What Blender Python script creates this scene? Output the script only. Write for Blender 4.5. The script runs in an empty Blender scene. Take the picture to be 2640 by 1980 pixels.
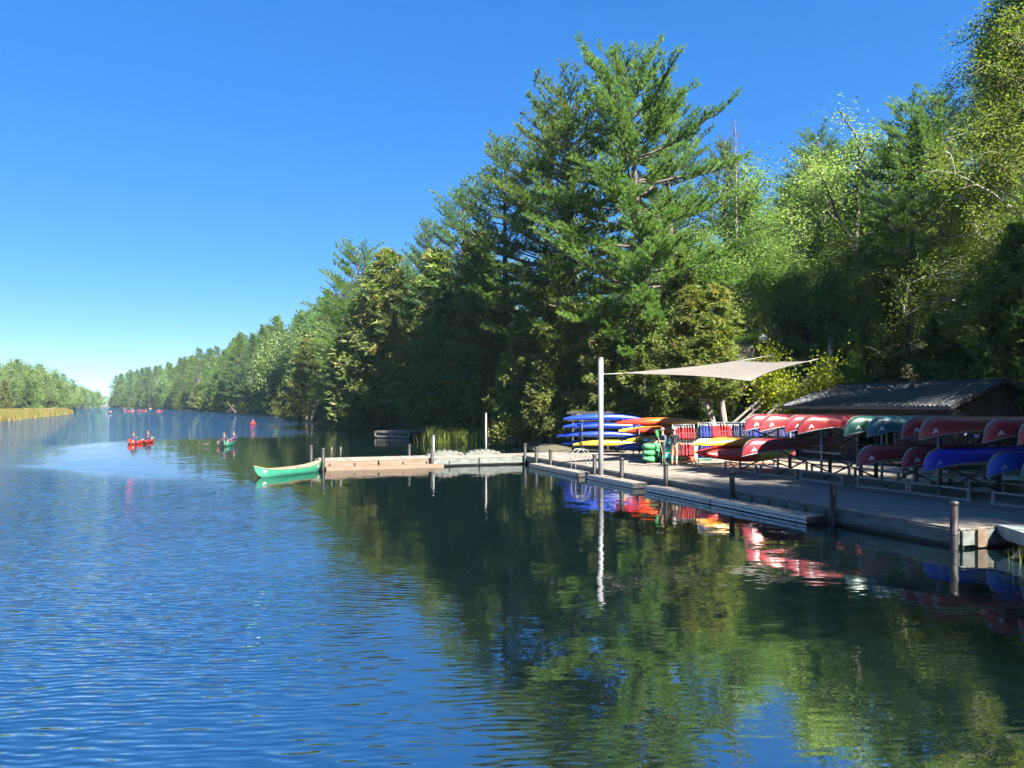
import bpy, bmesh, math, random
import numpy as np
from mathutils import Vector, Matrix

# ------------------------------------------------------------------ camera, world, sun, exposure
S = bpy.context.scene
COL = S.collection
F, HZ, CAMZ = 1983.0, 1042.0, 3.3          # focal length and horizon row of the photograph (2640 px wide), eye height
cam_d = bpy.data.cameras.new('camera'); cam = bpy.data.objects.new('camera', cam_d); COL.objects.link(cam)
cam_d.sensor_width = 36.0; cam_d.lens = 36.0 * F / 2640.0; cam_d.shift_y = (HZ - 990.0) / 2640.0
cam_d.clip_start = 0.1; cam_d.clip_end = 9000.0
cam.location = (0, 0, CAMZ); cam.rotation_euler = (math.pi / 2, 0, 0)
S.camera = cam

SUN_AZ, SUN_EL = math.radians(141.0), math.radians(42.0)      # clockwise from +Y, above the horizon
w = bpy.data.worlds.new('World'); S.world = w; w.use_nodes = True
nt = w.node_tree; bg = nt.nodes['Background']
sky = nt.nodes.new('ShaderNodeTexSky'); sky.sky_type = 'NISHITA'; sky.sun_disc = False
sky.sun_elevation = SUN_EL; sky.sun_rotation = SUN_AZ
sky.altitude = 0.0; sky.air_density = 0.6; sky.dust_density = 0.0; sky.ozone_density = 7.0
hsv = nt.nodes.new('ShaderNodeHueSaturation'); hsv.inputs['Saturation'].default_value = 1.71; hsv.inputs['Hue'].default_value = 0.513
gm = nt.nodes.new('ShaderNodeGamma'); gm.inputs[1].default_value = 0.5
nt.links.new(sky.outputs[0], gm.inputs[0]); nt.links.new(gm.outputs[0], hsv.inputs['Color']); nt.links.new(hsv.outputs[0], bg.inputs['Color'])
bg.inputs['Strength'].default_value = 0.074

sd = bpy.data.lights.new('sun', 'SUN'); sd.energy = 5.0; sd.angle = math.radians(0.55); sd.color = (1.0, 0.945, 0.84)
sun = bpy.data.objects.new('sun', sd); COL.objects.link(sun); sun.location = (60, 20, 60)
sv = Vector((math.sin(SUN_AZ) * math.cos(SUN_EL), math.cos(SUN_AZ) * math.cos(SUN_EL), math.sin(SUN_EL)))
sun.rotation_euler = sv.to_track_quat('Z', 'Y').to_euler()

S.view_settings.view_transform = 'Standard'; S.view_settings.look = 'None'
S.view_settings.exposure = 2.85; S.view_settings.gamma = 1.0; S.view_settings.use_curve_mapping = False
S.render.engine = 'CYCLES'
cy = S.cycles
cy.max_bounces = 8; cy.diffuse_bounces = 4; cy.glossy_bounces = 3; cy.transmission_bounces = 3; cy.transparent_max_bounces = 6
cy.caustics_reflective = False; cy.caustics_refractive = False
cy.sample_clamp_indirect = 6.0; cy.volume_bounces = 0; cy.use_adaptive_sampling = True; cy.adaptive_threshold = 0.02
cy.use_denoising = True
try:
    cy.denoiser = 'OPENIMAGEDENOISE'; cy.denoising_input_passes = 'RGB_ALBEDO_NORMAL'
except Exception:
    pass

RNG = np.random.default_rng(7)
random.seed(7)

# ------------------------------------------------------------------ helpers
def at(px, py, d):                          # photograph pixel at depth d -> world point
    return Vector(((px - 1320.0) / F * d, d, CAMZ + (HZ - py) / F * d))
def on(px, py, z=0.0):                      # photograph pixel on the level z -> world point
    d = (CAMZ - z) * F / (py - HZ)
    return Vector(((px - 1320.0) / F * d, d, z))

def npmesh(name, V, Fc, mats, mi=None, smooth=False):
    V = np.asarray(V, dtype=np.float32); Fc = np.asarray(Fc, dtype=np.int32)
    me = bpy.data.meshes.new(name)
    n, k = Fc.shape
    me.vertices.add(len(V)); me.vertices.foreach_set('co', V.ravel())
    me.loops.add(n * k); me.loops.foreach_set('vertex_index', Fc.ravel())
    me.polygons.add(n); me.polygons.foreach_set('loop_start', np.arange(0, n * k, k, dtype=np.int32))
    me.polygons.foreach_set('loop_total', np.full(n, k, dtype=np.int32))
    if mi is not None: me.polygons.foreach_set('material_index', np.asarray(mi, dtype=np.int32))
    if smooth: me.polygons.foreach_set('use_smooth', np.ones(n, dtype=bool))
    for m in (mats if isinstance(mats, (list, tuple)) else [mats]): me.materials.append(m)
    me.update(calc_edges=True)
    return me

class MB:                                   # collects shapes and links them as ONE mesh object
    def __init__(s): s.v, s.f, s.m, s.sm = [], [], [], []
    def add(s, vs, fs, mi=0, smooth=False):
        o = len(s.v); s.v += [tuple(p) for p in vs]
        for f in fs: s.f.append(tuple(i + o for i in f)); s.m.append(mi); s.sm.append(smooth)
    def box(s, c, d, rz=0.0, mi=0, M=None):
        x, y, z = (q / 2 for q in d)
        R = M or Matrix.Rotation(rz, 3, 'Z')
        vs = [Vector(c) + R @ Vector((a * x, b * y, e * z)) for a in (-1, 1) for b in (-1, 1) for e in (-1, 1)]
        s.add(vs, [(0, 1, 3, 2), (4, 6, 7, 5), (0, 4, 5, 1), (2, 3, 7, 6), (0, 2, 6, 4), (1, 5, 7, 3)], mi)
    def bar(s, a, b, w, h=None, mi=0):      # box section from a to b
        a, b = Vector(a), Vector(b); d = b - a
        if d.length < 1e-6: return
        s.box((a + b) / 2, (w, h or w, d.length), mi=mi, M=d.to_track_quat('Z', 'Y').to_matrix())
    def tube(s, pts, r, n=8, mi=0, cap=True):
        pts = [Vector(p) for p in pts]
        rs = r if isinstance(r, (list, tuple)) else [r] * len(pts)
        rings = []; up = None
        for i, p in enumerate(pts):
            t = (pts[min(i + 1, len(pts) - 1)] - pts[max(i - 1, 0)])
            t = t.normalized() if t.length > 1e-9 else Vector((0, 0, 1))
            if up is None: up = t.orthogonal().normalized()
            up = (up - t * up.dot(t)); up = up.normalized() if up.length > 1e-6 else t.orthogonal().normalized()
            b = t.cross(up)
            rings.append([p + (up * math.cos(2 * math.pi * k / n) + b * math.sin(2 * math.pi * k / n)) * rs[i] for k in range(n)])
        vs = [q for rg in rings for q in rg]
        fs = [(i * n + k, i * n + (k + 1) % n, (i + 1) * n + (k + 1) % n, (i + 1) * n + k) for i in range(len(pts) - 1) for k in range(n)]
        if cap: fs += [tuple(range(n))[::-1], tuple(range((len(pts) - 1) * n, len(pts) * n))]
        s.add(vs, fs, mi, True)
    def prism(s, poly, z0, z1, mi=0):       # vertical prism over a plan polygon
        n = len(poly)
        s.add([(x, y, z0) for x, y in poly] + [(x, y, z1) for x, y in poly],
              [tuple(range(n))[::-1], tuple(range(n, 2 * n))] + [(i, (i + 1) % n, n + (i + 1) % n, n + i) for i in range(n)], mi)
    def loft(s, rings, mi=0, cap=True, smooth=True):
        n = len(rings[0]); vs = [q for r in rings for q in r]
        fs = [(i * n + k, i * n + (k + 1) % n, (i + 1) * n + (k + 1) % n, (i + 1) * n + k) for i in range(len(rings) - 1) for k in range(n)]
        if cap: fs += [tuple(range(n))[::-1], tuple(range((len(rings) - 1) * n, len(rings) * n))]
        s.add(vs, fs, mi, smooth)
    def mesh(s, name, mats):
        me = bpy.data.meshes.new(name); me.from_pydata([tuple(p) for p in s.v], [], s.f)
        for m in (mats if isinstance(mats, (list, tuple)) else [mats]): me.materials.append(m)
        me.polygons.foreach_set('material_index', s.m); me.polygons.foreach_set('use_smooth', s.sm)
        me.update(); return me
    def build(s, name, mats, parent=None):
        return link(name, s.mesh(name, mats), parent)

def link(name, me, parent=None, loc=None, rz=None):
    o = bpy.data.objects.new(name, me); COL.objects.link(o)
    if parent is not None: o.parent = parent
    if loc is not None: o.location = loc
    if rz is not None: o.rotation_euler = (0, 0, rz)
    return o
def tag(o, label=None, cat=None, group=None, kind=None):
    if label: o['label'] = label
    if cat: o['category'] = cat
    if group: o['group'] = group
    if kind: o['kind'] = kind
    return o
def empty(name, loc=(0, 0, 0), rz=0.0):
    o = bpy.data.objects.new(name, None); COL.objects.link(o); o.location = loc; o.rotation_euler = (0, 0, rz)
    o.empty_display_size = 0.2; return o
def copy_tree(o, parent=None):
    c = o.copy(); COL.objects.link(c); c.parent = parent
    for ch in list(o.children): copy_tree(ch, c)
    return c

# ------------------------------------------------------------------ materials
def base_mat(name):
    m = bpy.data.materials.new(name); m.use_nodes = True
    return m, m.node_tree, m.node_tree.nodes, m.node_tree.links
def N(nt, t, **kw):
    n = nt.nodes.new(t)
    for k, v in kw.items(): setattr(n, k, v)
    return n
def surf(name, c1, c2=None, scale=4.0, rough=0.6, metal=0.0, bump=0.0, stretch=(1, 1, 1), rnd=0.0, detail=5.0, spec=0.5, coat=0.0):
    m, nt, ns, ln = base_mat(name); b = ns['Principled BSDF']
    b.inputs['Roughness'].default_value = rough; b.inputs['Metallic'].default_value = metal
    b.inputs['Specular IOR Level'].default_value = spec; b.inputs['Coat Weight'].default_value = coat
    c2 = c2 or tuple(x * 0.72 for x in c1)
    tc = N(nt, 'ShaderNodeTexCoord'); mp = N(nt, 'ShaderNodeMapping'); mp.inputs['Scale'].default_value = stretch
    nz = N(nt, 'ShaderNodeTexNoise'); nz.inputs['Scale'].default_value = scale; nz.inputs['Detail'].default_value = detail
    nz.inputs['Roughness'].default_value = 0.62
    ln.new(tc.outputs['Object'], mp.inputs[0]); ln.new(mp.outputs[0], nz.inputs['Vector'])
    rp = N(nt, 'ShaderNodeValToRGB'); rp.color_ramp.elements[0].position = 0.33; rp.color_ramp.elements[1].position = 0.67
    rp.color_ramp.elements[0].color = (*c2, 1); rp.color_ramp.elements[1].color = (*c1, 1)
    ln.new(nz.outputs['Fac'], rp.inputs[0]); out = rp.outputs[0]
    if rnd:
        oi = N(nt, 'ShaderNodeObjectInfo'); hs = N(nt, 'ShaderNodeHueSaturation'); mr = N(nt, 'ShaderNodeMapRange')
        mr.inputs['To Min'].default_value = 1 - rnd; mr.inputs['To Max'].default_value = 1 + rnd
        ln.new(oi.outputs['Random'], mr.inputs[0]); ln.new(mr.outputs[0], hs.inputs['Value']); ln.new(out, hs.inputs['Color']); out = hs.outputs[0]
    ln.new(out, b.inputs['Base Color'])
    if bump:
        bp = N(nt, 'ShaderNodeBump'); bp.inputs['Strength'].default_value = bump; bp.inputs['Distance'].default_value = 0.02
        ln.new(nz.outputs['Fac'], bp.inputs['Height']); ln.new(bp.outputs[0], b.inputs['Normal'])
    return m

def foliage(name, c_lo, c_hi, c_alt=None, alt=0.0, trans=0.35, rough=0.5, tint=0.22, clump=0.35):
    """leaf material: colour varies leaf by leaf, clump by clump and tree by tree"""
    m, nt, ns, ln = base_mat(name); b = ns['Principled BSDF']
    b.inputs['Roughness'].default_value = rough; b.inputs['Specular IOR Level'].default_value = 0.18
    ge = N(nt, 'ShaderNodeNewGeometry'); oi = N(nt, 'ShaderNodeObjectInfo'); tc = N(nt, 'ShaderNodeTexCoord')
    nz = N(nt, 'ShaderNodeTexNoise'); nz.inputs['Scale'].default_value = clump; nz.inputs['Detail'].default_value = 2.0
    ln.new(tc.outputs['Object'], nz.inputs['Vector'])
    ad = N(nt, 'ShaderNodeMath', operation='MULTIPLY_ADD'); ad.inputs[1].default_value = 0.38
    ln.new(ge.outputs['Random Per Island'], ad.inputs[0]); ln.new(nz.outputs['Fac'], ad.inputs[2])
    rp = N(nt, 'ShaderNodeValToRGB'); e = rp.color_ramp.elements
    e[0].position = 0.42; e[0].color = (*c_lo, 1); e[1].position = 0.92; e[1].color = (*c_hi, 1)
    ln.new(ad.outputs[0], rp.inputs[0]); out = rp.outputs[0]
    if c_alt:
        nz2 = N(nt, 'ShaderNodeTexNoise'); nz2.inputs['Scale'].default_value = clump * 2.3; nz2.inputs['Detail'].default_value = 1.0
        mp = N(nt, 'ShaderNodeVectorMath', operation='ADD'); mp.inputs[1].default_value = (31, 17, 5)
        ln.new(tc.outputs['Object'], mp.inputs[0]); ln.new(mp.outputs[0], nz2.inputs['Vector'])
        mr = N(nt, 'ShaderNodeMapRange'); mr.inputs['From Min'].default_value = 0.75 - alt; mr.inputs['From Max'].default_value = 0.85 - alt
        ln.new(nz2.outputs['Fac'], mr.inputs[0])
        mx = N(nt, 'ShaderNodeMix', data_type='RGBA'); mx.inputs['B'].default_value = (*c_alt, 1)
        ln.new(mr.outputs[0], mx.inputs['Factor']); ln.new(out, mx.inputs['A']); out = mx.outputs['Result']
    hs = N(nt, 'ShaderNodeHueSaturation'); mr = N(nt, 'ShaderNodeMapRange')
    mr.inputs['To Min'].default_value = 1 - tint; mr.inputs['To Max'].default_value = 1 + tint
    mh = N(nt, 'ShaderNodeMapRange'); mh.inputs['To Min'].default_value = 0.478; mh.inputs['To Max'].default_value = 0.515
    sc = N(nt, 'ShaderNodeMath', operation='FRACT'); s2 = N(nt, 'ShaderNodeMath', operation='MULTIPLY'); s2.inputs[1].default_value = 7.31
    ln.new(oi.outputs['Random'], s2.inputs[0]); ln.new(s2.outputs[0], sc.inputs[0])
    ln.new(oi.outputs['Random'], mr.inputs[0]); ln.new(sc.outputs[0], mh.inputs[0])
    ln.new(mr.outputs[0], hs.inputs['Value']); ln.new(mh.outputs[0], hs.inputs['Hue']); ln.new(out, hs.inputs['Color'])
    ln.new(hs.outputs[0], b.inputs['Base Color'])
    tr = N(nt, 'ShaderNodeBsdfTranslucent')
    t2 = N(nt, 'ShaderNodeMix', data_type='RGBA', blend_type='MULTIPLY'); t2.inputs['Factor'].default_value = 1.0
    t2.inputs['B'].default_value = (1.35, 1.55, 0.55, 1)
    ln.new(hs.outputs[0], t2.inputs['A']); ln.new(t2.outputs['Result'], tr.inputs['Color'])
    ms = N(nt, 'ShaderNodeMixShader'); ms.inputs[0].default_value = trans
    ln.new(b.outputs[0], ms.inputs[1]); ln.new(tr.outputs[0], ms.inputs[2]); ln.new(ms.outputs[0], ns['Material Output'].inputs[0])
    return m

def paint(name, c, rough=0.35, var=0.85, coat=0.0):
    return surf(name, c, tuple(x * var for x in c), 3.0, rough, coat=coat, detail=6)
def fade(name, stops, rough=0.33):          # moulded-in colour fade along a kayak's length (object X from -2.15 to 2.15)
    m, nt, ns, ln = base_mat(name); b = ns['Principled BSDF']; b.inputs['Roughness'].default_value = rough
    tc = N(nt, 'ShaderNodeTexCoord'); sx = N(nt, 'ShaderNodeSeparateXYZ'); mr = N(nt, 'ShaderNodeMapRange')
    mr.inputs['From Min'].default_value = -2.15; mr.inputs['From Max'].default_value = 2.15
    nz = N(nt, 'ShaderNodeTexNoise'); nz.inputs['Scale'].default_value = 2.5
    ad = N(nt, 'ShaderNodeMath', operation='MULTIPLY_ADD'); ad.inputs[1].default_value = 0.25; sb = N(nt, 'ShaderNodeMath', operation='SUBTRACT'); sb.inputs[1].default_value = 0.15
    ln.new(tc.outputs['Object'], sx.inputs[0]); ln.new(sx.outputs[0], mr.inputs[0]); ln.new(tc.outputs['Object'], nz.inputs['Vector'])
    ln.new(nz.outputs['Fac'], ad.inputs[0]); ln.new(mr.outputs[0], ad.inputs[2]); ln.new(ad.outputs[0], sb.inputs[0])
    rp = N(nt, 'ShaderNodeValToRGB'); e = rp.color_ramp.elements
    e[0].position, e[0].color = stops[0][0], (*stops[0][1], 1); e[1].position, e[1].color = stops[-1][0], (*stops[-1][1], 1)
    for p, c in stops[1:-1]:
        q = e.new(p); q.color = (*c, 1)
    ln.new(sb.outputs[0], rp.inputs[0]); ln.new(rp.outputs[0], b.inputs['Base Color'])
    return m

M = {}
M['pine'] = foliage('pine needles', (0.058, 0.122, 0.036), (0.118, 0.190, 0.040), trans=0.42, tint=0.2, clump=0.30)
M['pine2'] = foliage('blue green pine needles', (0.055, 0.112, 0.050), (0.105, 0.165, 0.055), trans=0.40, tint=0.2, clump=0.35)
M['cedar'] = foliage('cedar sprays', (0.068, 0.112, 0.036), (0.135, 0.160, 0.042), (0.160, 0.135, 0.042), 0.17, trans=0.40, tint=0.3, clump=0.5)
M['juniper'] = foliage('juniper sprays', (0.060, 0.122, 0.044), (0.120, 0.165, 0.044), trans=0.38, tint=0.25, clump=0.5)
M['leaf'] = foliage('broad leaves', (0.080, 0.140, 0.042), (0.145, 0.200, 0.065), (0.17, 0.18, 0.05), 0.10, trans=0.46, tint=0.22, clump=0.4)
M['leaf_oak'] = foliage('oak leaves', (0.085, 0.140, 0.055), (0.150, 0.200, 0.085), (0.28, 0.15, 0.04), 0.02, trans=0.45, tint=0.15, clump=0.45)
M['leaf_birch'] = foliage('turning birch leaves', (0.072, 0.122, 0.034), (0.140, 0.170, 0.042), (0.21, 0.16, 0.04), 0.10, trans=0.46, tint=0.1, clump=0.5)
M['leaf_lime'] = foliage('yellow green leaves', (0.10, 0.16, 0.015), (0.24, 0.27, 0.02), trans=0.42, tint=0.1, clump=0.8)
M['brush'] = foliage('weedy brush', (0.055, 0.085, 0.018), (0.19, 0.19, 0.035), (0.21, 0.15, 0.05), 0.12, trans=0.35, tint=0.25, clump=0.6)
M['reed'] = foliage('golden reeds', (0.095, 0.09, 0.026), (0.165, 0.145, 0.036), (0.085, 0.11, 0.03), 0.24, trans=0.3, tint=0.1, clump=0.08)
M['reed_green'] = foliage('green reeds', (0.06, 0.10, 0.02), (0.20, 0.25, 0.05), trans=0.35, tint=0.15, clump=0.6)
M['bark'] = surf('grey brown bark', (0.085, 0.070, 0.058), (0.028, 0.022, 0.018), 5.0, 0.9, bump=0.8, stretch=(1, 1, 0.25))
M['bark_pale'] = surf('pale cedar bark', (0.20, 0.17, 0.14), (0.09, 0.07, 0.055), 6.0, 0.9, bump=0.7, stretch=(1.4, 1.4, 0.2))
M['bark_birch'] = surf('birch bark', (0.42, 0.40, 0.36), (0.10, 0.085, 0.07), 5.0, 0.8, bump=0.4, stretch=(0.5, 0.5, 1.6))
M['deadwood'] = surf('bleached dead wood', (0.20, 0.18, 0.16), (0.11, 0.095, 0.085), 6.0, 0.9, bump=0.4, stretch=(1, 1, 0.3))
M['soil'] = surf('forest floor', (0.085, 0.070, 0.035), (0.035, 0.036, 0.015), 0.9, 0.95, bump=0.6, detail=9)
M['gravel'] = surf('trodden gravel with leaf litter', (0.27, 0.235, 0.19), (0.12, 0.10, 0.075), 1.3, 0.95, bump=0.5, detail=12)
# ------------------------------------------------------------------ water
def water_material():
    m, nt, ns, ln = base_mat('lake water'); b = ns['Principled BSDF']
    b.inputs['Base Color'].default_value = (0.0012, 0.004, 0.005, 1); b.inputs['Roughness'].default_value = 0.015
    b.inputs['IOR'].default_value = 6.0; b.inputs['Specular IOR Level'].default_value = 0.5
    ge = N(nt, 'ShaderNodeNewGeometry'); sx = N(nt, 'ShaderNodeSeparateXYZ'); ln.new(ge.outputs['Position'], sx.inputs[0])
    def mth(op, a, b=None, c=None):
        n = N(nt, 'ShaderNodeMath', operation=op)
        for i, v in enumerate((a, b, c)):
            if v is None: continue
            if isinstance(v, (int, float)): n.inputs[i].default_value = v
            else: ln.new(v, n.inputs[i])
        return n.outputs[0]
    # wind line: sheltered water lies to the right of x = edge(y)
    yn = mth('MULTIPLY', sx.outputs[1], 1 / 160.0)
    fc = N(nt, 'ShaderNodeFloatCurve'); cv = fc.mapping.curves[0]
    pts = [(0, 2.5), (7, -0.5), (13, -3.2), (20, -6.2), (27, -9.5), (32, -14), (37, -22), (45, -30), (55, -35), (64, -36), (72, -32), (80, -21), (92, -24), (118, -34), (128, -18), (160, -5)]
    while len(cv.points) < len(pts): cv.points.new(0.5, 0.5)
    for p, (y, x) in zip(cv.points, pts): p.location = (y / 160.0, (x + 60) / 100.0)
    fc.mapping.extend = 'HORIZONTAL'; fc.mapping.update(); ln.new(yn, fc.inputs['Value'])
    edge = mth('MULTIPLY_ADD', fc.outputs[0], 100.0, -60.0)
    nb = N(nt, 'ShaderNodeTexNoise'); nb.inputs['Scale'].default_value = 0.16; nb.inputs['Detail'].default_value = 4.0
    ln.new(ge.outputs['Position'], nb.inputs['Vector'])
    wob = mth('MULTIPLY_ADD', nb.outputs['Fac'], 9.0, -4.5)
    dx = mth('SUBTRACT', mth('SUBTRACT', edge, sx.outputs[0]), wob)      # >0 : open, windy
    mr = N(nt, 'ShaderNodeMapRange', interpolation_type='SMOOTHSTEP'); mr.inputs['From Min'].default_value = -3.0; mr.inputs['From Max'].default_value = 4.5
    ln.new(dx, mr.inputs[0]); windy = mr.outputs[0]
    # gust streaks on the open water
    mpg = N(nt, 'ShaderNodeMapping'); mpg.inputs['Scale'].default_value = (0.012, 0.06, 1); mpg.inputs['Rotation'].default_value = (0, 0, 0.2)
    ng = N(nt, 'ShaderNodeTexNoise'); ng.inputs['Scale'].default_value = 1.0; ng.inputs['Detail'].default_value = 5.0
    ln.new(ge.outputs['Position'], mpg.inputs[0]); ln.new(mpg.outputs[0], ng.inputs['Vector'])
    mg = N(nt, 'ShaderNodeMapRange'); mg.inputs['From Min'].default_value = 0.30; mg.inputs['From Max'].default_value = 0.68
    mg.inputs['To Min'].default_value = 0.55; mg.inputs['To Max'].default_value = 1.25
    ln.new(ng.outputs['Fac'], mg.inputs[0])
    far = N(nt, 'ShaderNodeMapRange', interpolation_type='SMOOTHSTEP'); far.inputs['From Min'].default_value = 55.0; far.inputs['From Max'].default_value = 190.0; far.inputs['To Min'].default_value = 1.0; far.inputs['To Max'].default_value = 2.3
    ln.new(sx.outputs[1], far.inputs[0])              # the open reach beyond the bend is windier
    wind = mth('MULTIPLY', mth('MULTIPLY', windy, mg.outputs[0]), far.outputs[0])
    def waves(scale, rot, seed, detail=2.0, dist=0.0):
        mp = N(nt, 'ShaderNodeMapping'); mp.inputs['Scale'].default_value = (*scale, 1); mp.inputs['Rotation'].default_value = (0, 0, rot)
        mp.inputs['Location'].default_value = (seed, seed * 1.7, seed)
        n = N(nt, 'ShaderNodeTexNoise'); n.inputs['Scale'].default_value = 1.0; n.inputs['Detail'].default_value = detail
        n.inputs['Distortion'].default_value = dist
        ln.new(ge.outputs['Position'], mp.inputs[0]); ln.new(mp.outputs[0], n.inputs['Vector'])
        v = N(nt, 'ShaderNodeVectorMath', operation='SUBTRACT'); v.inputs[1].default_value = (0.5, 0.5, 0.5)
        ln.new(n.outputs['Color'], v.inputs[0]); return v.outputs[0]
    def sc(v, k):
        n = N(nt, 'ShaderNodeVectorMath', operation='SCALE'); ln.new(v, n.inputs[0])
        if isinstance(k, (int, float)): n.inputs['Scale'].default_value = k
        else: ln.new(k, n.inputs['Scale'])
        return n.outputs[0]
    def vadd(a, b):
        n = N(nt, 'ShaderNodeVectorMath', operation='ADD'); ln.new(a, n.inputs[0]); ln.new(b, n.inputs[1]); return n.outputs[0]
    w1 = waves((3.6, 21.0), -0.14, 3.1, 1.0)        # long-crested wind ripples, 20 cm apart
    w2 = waves((2.2, 10.5), 0.25, 11.7, 1.5)        # crossing set
    w3 = waves((0.9, 1.9), 0.1, 23.0, 2.0)         # lazy swell in the sheltered corner
    w4 = waves((0.22, 0.5), -0.3, 41.0, 2.0)
    k1 = mth('MULTIPLY_ADD', wind, 0.65, 0.024); k2 = mth('MULTIPLY_ADD', wind, 0.45, 0.026)
    tot = vadd(vadd(sc(w1, k1), sc(w2, k2)), vadd(sc(w3, 0.040), sc(w4, 0.016)))
    # wave trains: long parallel crests, two crossing sets
    for scl, rot, dist, amp in ((2.5, -0.10, 8.0, 0.24), (1.6, 0.13, 6.0, 0.13)):
        mp = N(nt, 'ShaderNodeMapping'); mp.inputs['Rotation'].default_value = (0, 0, rot); ln.new(ge.outputs['Position'], mp.inputs[0])
        wv = N(nt, 'ShaderNodeTexWave', wave_type='BANDS', bands_direction='Y', wave_profile='SIN'); wv.inputs['Scale'].default_value = scl
        wv.inputs['Distortion'].default_value = dist; wv.inputs['Detail'].default_value = 1.5; wv.inputs['Detail Scale'].default_value = 0.45
        ln.new(mp.outputs[0], wv.inputs['Vector'])
        cx = N(nt, 'ShaderNodeCombineXYZ'); ln.new(mth('MULTIPLY', mth('SUBTRACT', wv.outputs['Fac'], 0.5), mth('MULTIPLY_ADD', wind, amp, 0.005)), cx.inputs[1])
        tot = vadd(tot, cx.outputs[0])
    mul = N(nt, 'ShaderNodeVectorMath', operation='MULTIPLY'); mul.inputs[1].default_value = (0.75, 1.0, 0.0); ln.new(tot, mul.inputs[0])
    up = N(nt, 'ShaderNodeVectorMath', operation='ADD'); up.inputs[1].default_value = (0, 0, 1); ln.new(mul.outputs[0], up.inputs[0])
    nm = N(nt, 'ShaderNodeVectorMath', operation='NORMALIZE'); ln.new(up.outputs[0], nm.inputs[0])
    ln.new(nm.outputs[0], b.inputs['Normal'])
    return m
WM = water_material()
mb = MB(); mb.add([(-2600, -60, 0), (2600, -60, 0), (2600, 5000, 0), (-2600, 5000, 0)], [(0, 1, 2, 3)])
tag(mb.build('water', WM), kind='structure')

# ------------------------------------------------------------------ ground: two banks, each a sheet shifted inland from its shoreline
SHORE_R = np.array([(19, -40), (15.5, -10), (13.8, 8), (13.2, 15), (12.0, 20), (8.5, 30), (5, 40), (3.2, 46), (2.2, 54), (0.5, 62), (-3, 72), (-10, 92),
                    (-19.5, 118), (-45, 175), (-85, 252), (-150, 363), (-255, 550), (-330, 650), (-395, 750), (-412, 810), (-380, 930), (-180, 1200)], float)
DIR_R = np.array((0.90, 0.43)); DIR_R /= np.linalg.norm(DIR_R)
SHORE_L = np.array([(-95, -40), (-78, 60), (-84, 110), (-99, 148), (-150, 260), (-204, 350), (-250, 412), (-274, 432), (-300, 470), (-352, 600), (-412, 725), (-475, 860), (-600, 1250), (-700, 1700)], float)
DIR_L = np.array((-0.93, 0.36)); DIR_L /= np.linalg.norm(DIR_L)
def dense(P, step0, wig, seed):
    out = []; r = np.random.default_rng(seed)
    for a, b in zip(P[:-1], P[1:]):
        n = max(2, int(np.linalg.norm(b - a) / (step0 + 0.012 * max(a[1], 0))))
        for k in range(n): out.append(a + (b - a) * k / n)
    out.append(P[-1]); out = np.array(out)
    t = np.arange(len(out)); wv = sum(np.sin(t * f + p) * a for f, p, a in ((0.7, 1, .5), (0.31, 2, .8), (1.9, 0.4, .3)))
    out[:, 0] += wv * wig * np.clip((out[:, 1] - 45) / 40, 0, 1)
    return out
DR, DL = dense(SHORE_R, 1.2, 0.8, 1), dense(SHORE_L, 5, 2.0, 2)
def smooth(a, b, x):
    t = np.clip((x - a) / (b - a), 0, 1); return t * t * (3 - 2 * t)
def h_right(s, x, y):
    begin = 8 + 9.5 * (1 - smooth(43, 49, y)) - 5 * smooth(60, 110, y)
    lo = -0.9 + 1.3 * smooth(-2.0, 1.2, s)
    top = 8.5 - 4.0 * smooth(70, 180, y)
    return lo + top * smooth(begin, begin + 24, s) + 0.22 * (np.sin(x * 0.9 + y * 0.4) * np.sin(y * 0.7)) * smooth(begin - 2, begin + 6, s)
def h_left(s, x, y):
    return -0.8 + 1.05 * smooth(-3, 3, s) + 2.5 * smooth(40, 120, s)
def inland(P, D, x, y):
    c = (x - P[:, 0]) * D[1] - (y - P[:, 1]) * D[0]; i = int(np.argmin(np.abs(c)))
    return (x - P[i, 0]) * D[0] + (y - P[i, 1]) * D[1]
def gz(x, y):
    if x < -70 and y < 2500 and x < -0.25 * y: 
        s = inland(DL, DL_DIR, x, y)
        if s > -3: return float(h_left(s, x, y))
    return float(h_right(inland(DR, DIR_R, x, y), x, y))
DL_DIR = DIR_L
def bank(name, P, D, hf, offs, mat):
    n, k = len(P), len(offs)
    V = np.zeros((n * k, 3))
    for j, s in enumerate(offs):
        q = P + D * s; V[j::k, 0] = q[:, 0]; V[j::k, 1] = q[:, 1]; V[j::k, 2] = hf(s, q[:, 0], q[:, 1])
    Fc = [(i * k + j, i * k + j + 1, (i + 1) * k + j + 1, (i + 1) * k + j) for i in range(n - 1) for j in range(k - 1)]
    return tag(link(name, npmesh(name, V, Fc, mat, smooth=True)), kind='structure')
OFF = [-3, -2, -1.2, -.5, 0, .6, 1.2, 2, 3, 4.5] + list(np.arange(6, 44, 1.3)) + [48, 60, 80, 120, 200, 400, 900]
bank('ground', DR, DIR_R, h_right, OFF, M['soil'])
bank('far_bank', DL, DIR_L, h_left, [-4, -3, -2, -1, 0, 1, 2, 4, 8, 15, 30, 45, 60, 80, 110, 160, 300, 900], M['soil'])

# local frame of the dock: local X = v (inland from the front edge), local Y = u (along the edge, away from us)
PHI = math.atan2(0.354, 0.935); A0 = Vector((10.23, 17.54, 0)); DZ = 0.45
def W(v, u, z=0.0):
    return A0 + Vector((math.cos(PHI) * v - math.sin(PHI) * u, math.sin(PHI) * v + math.cos(PHI) * u, z))

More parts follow.
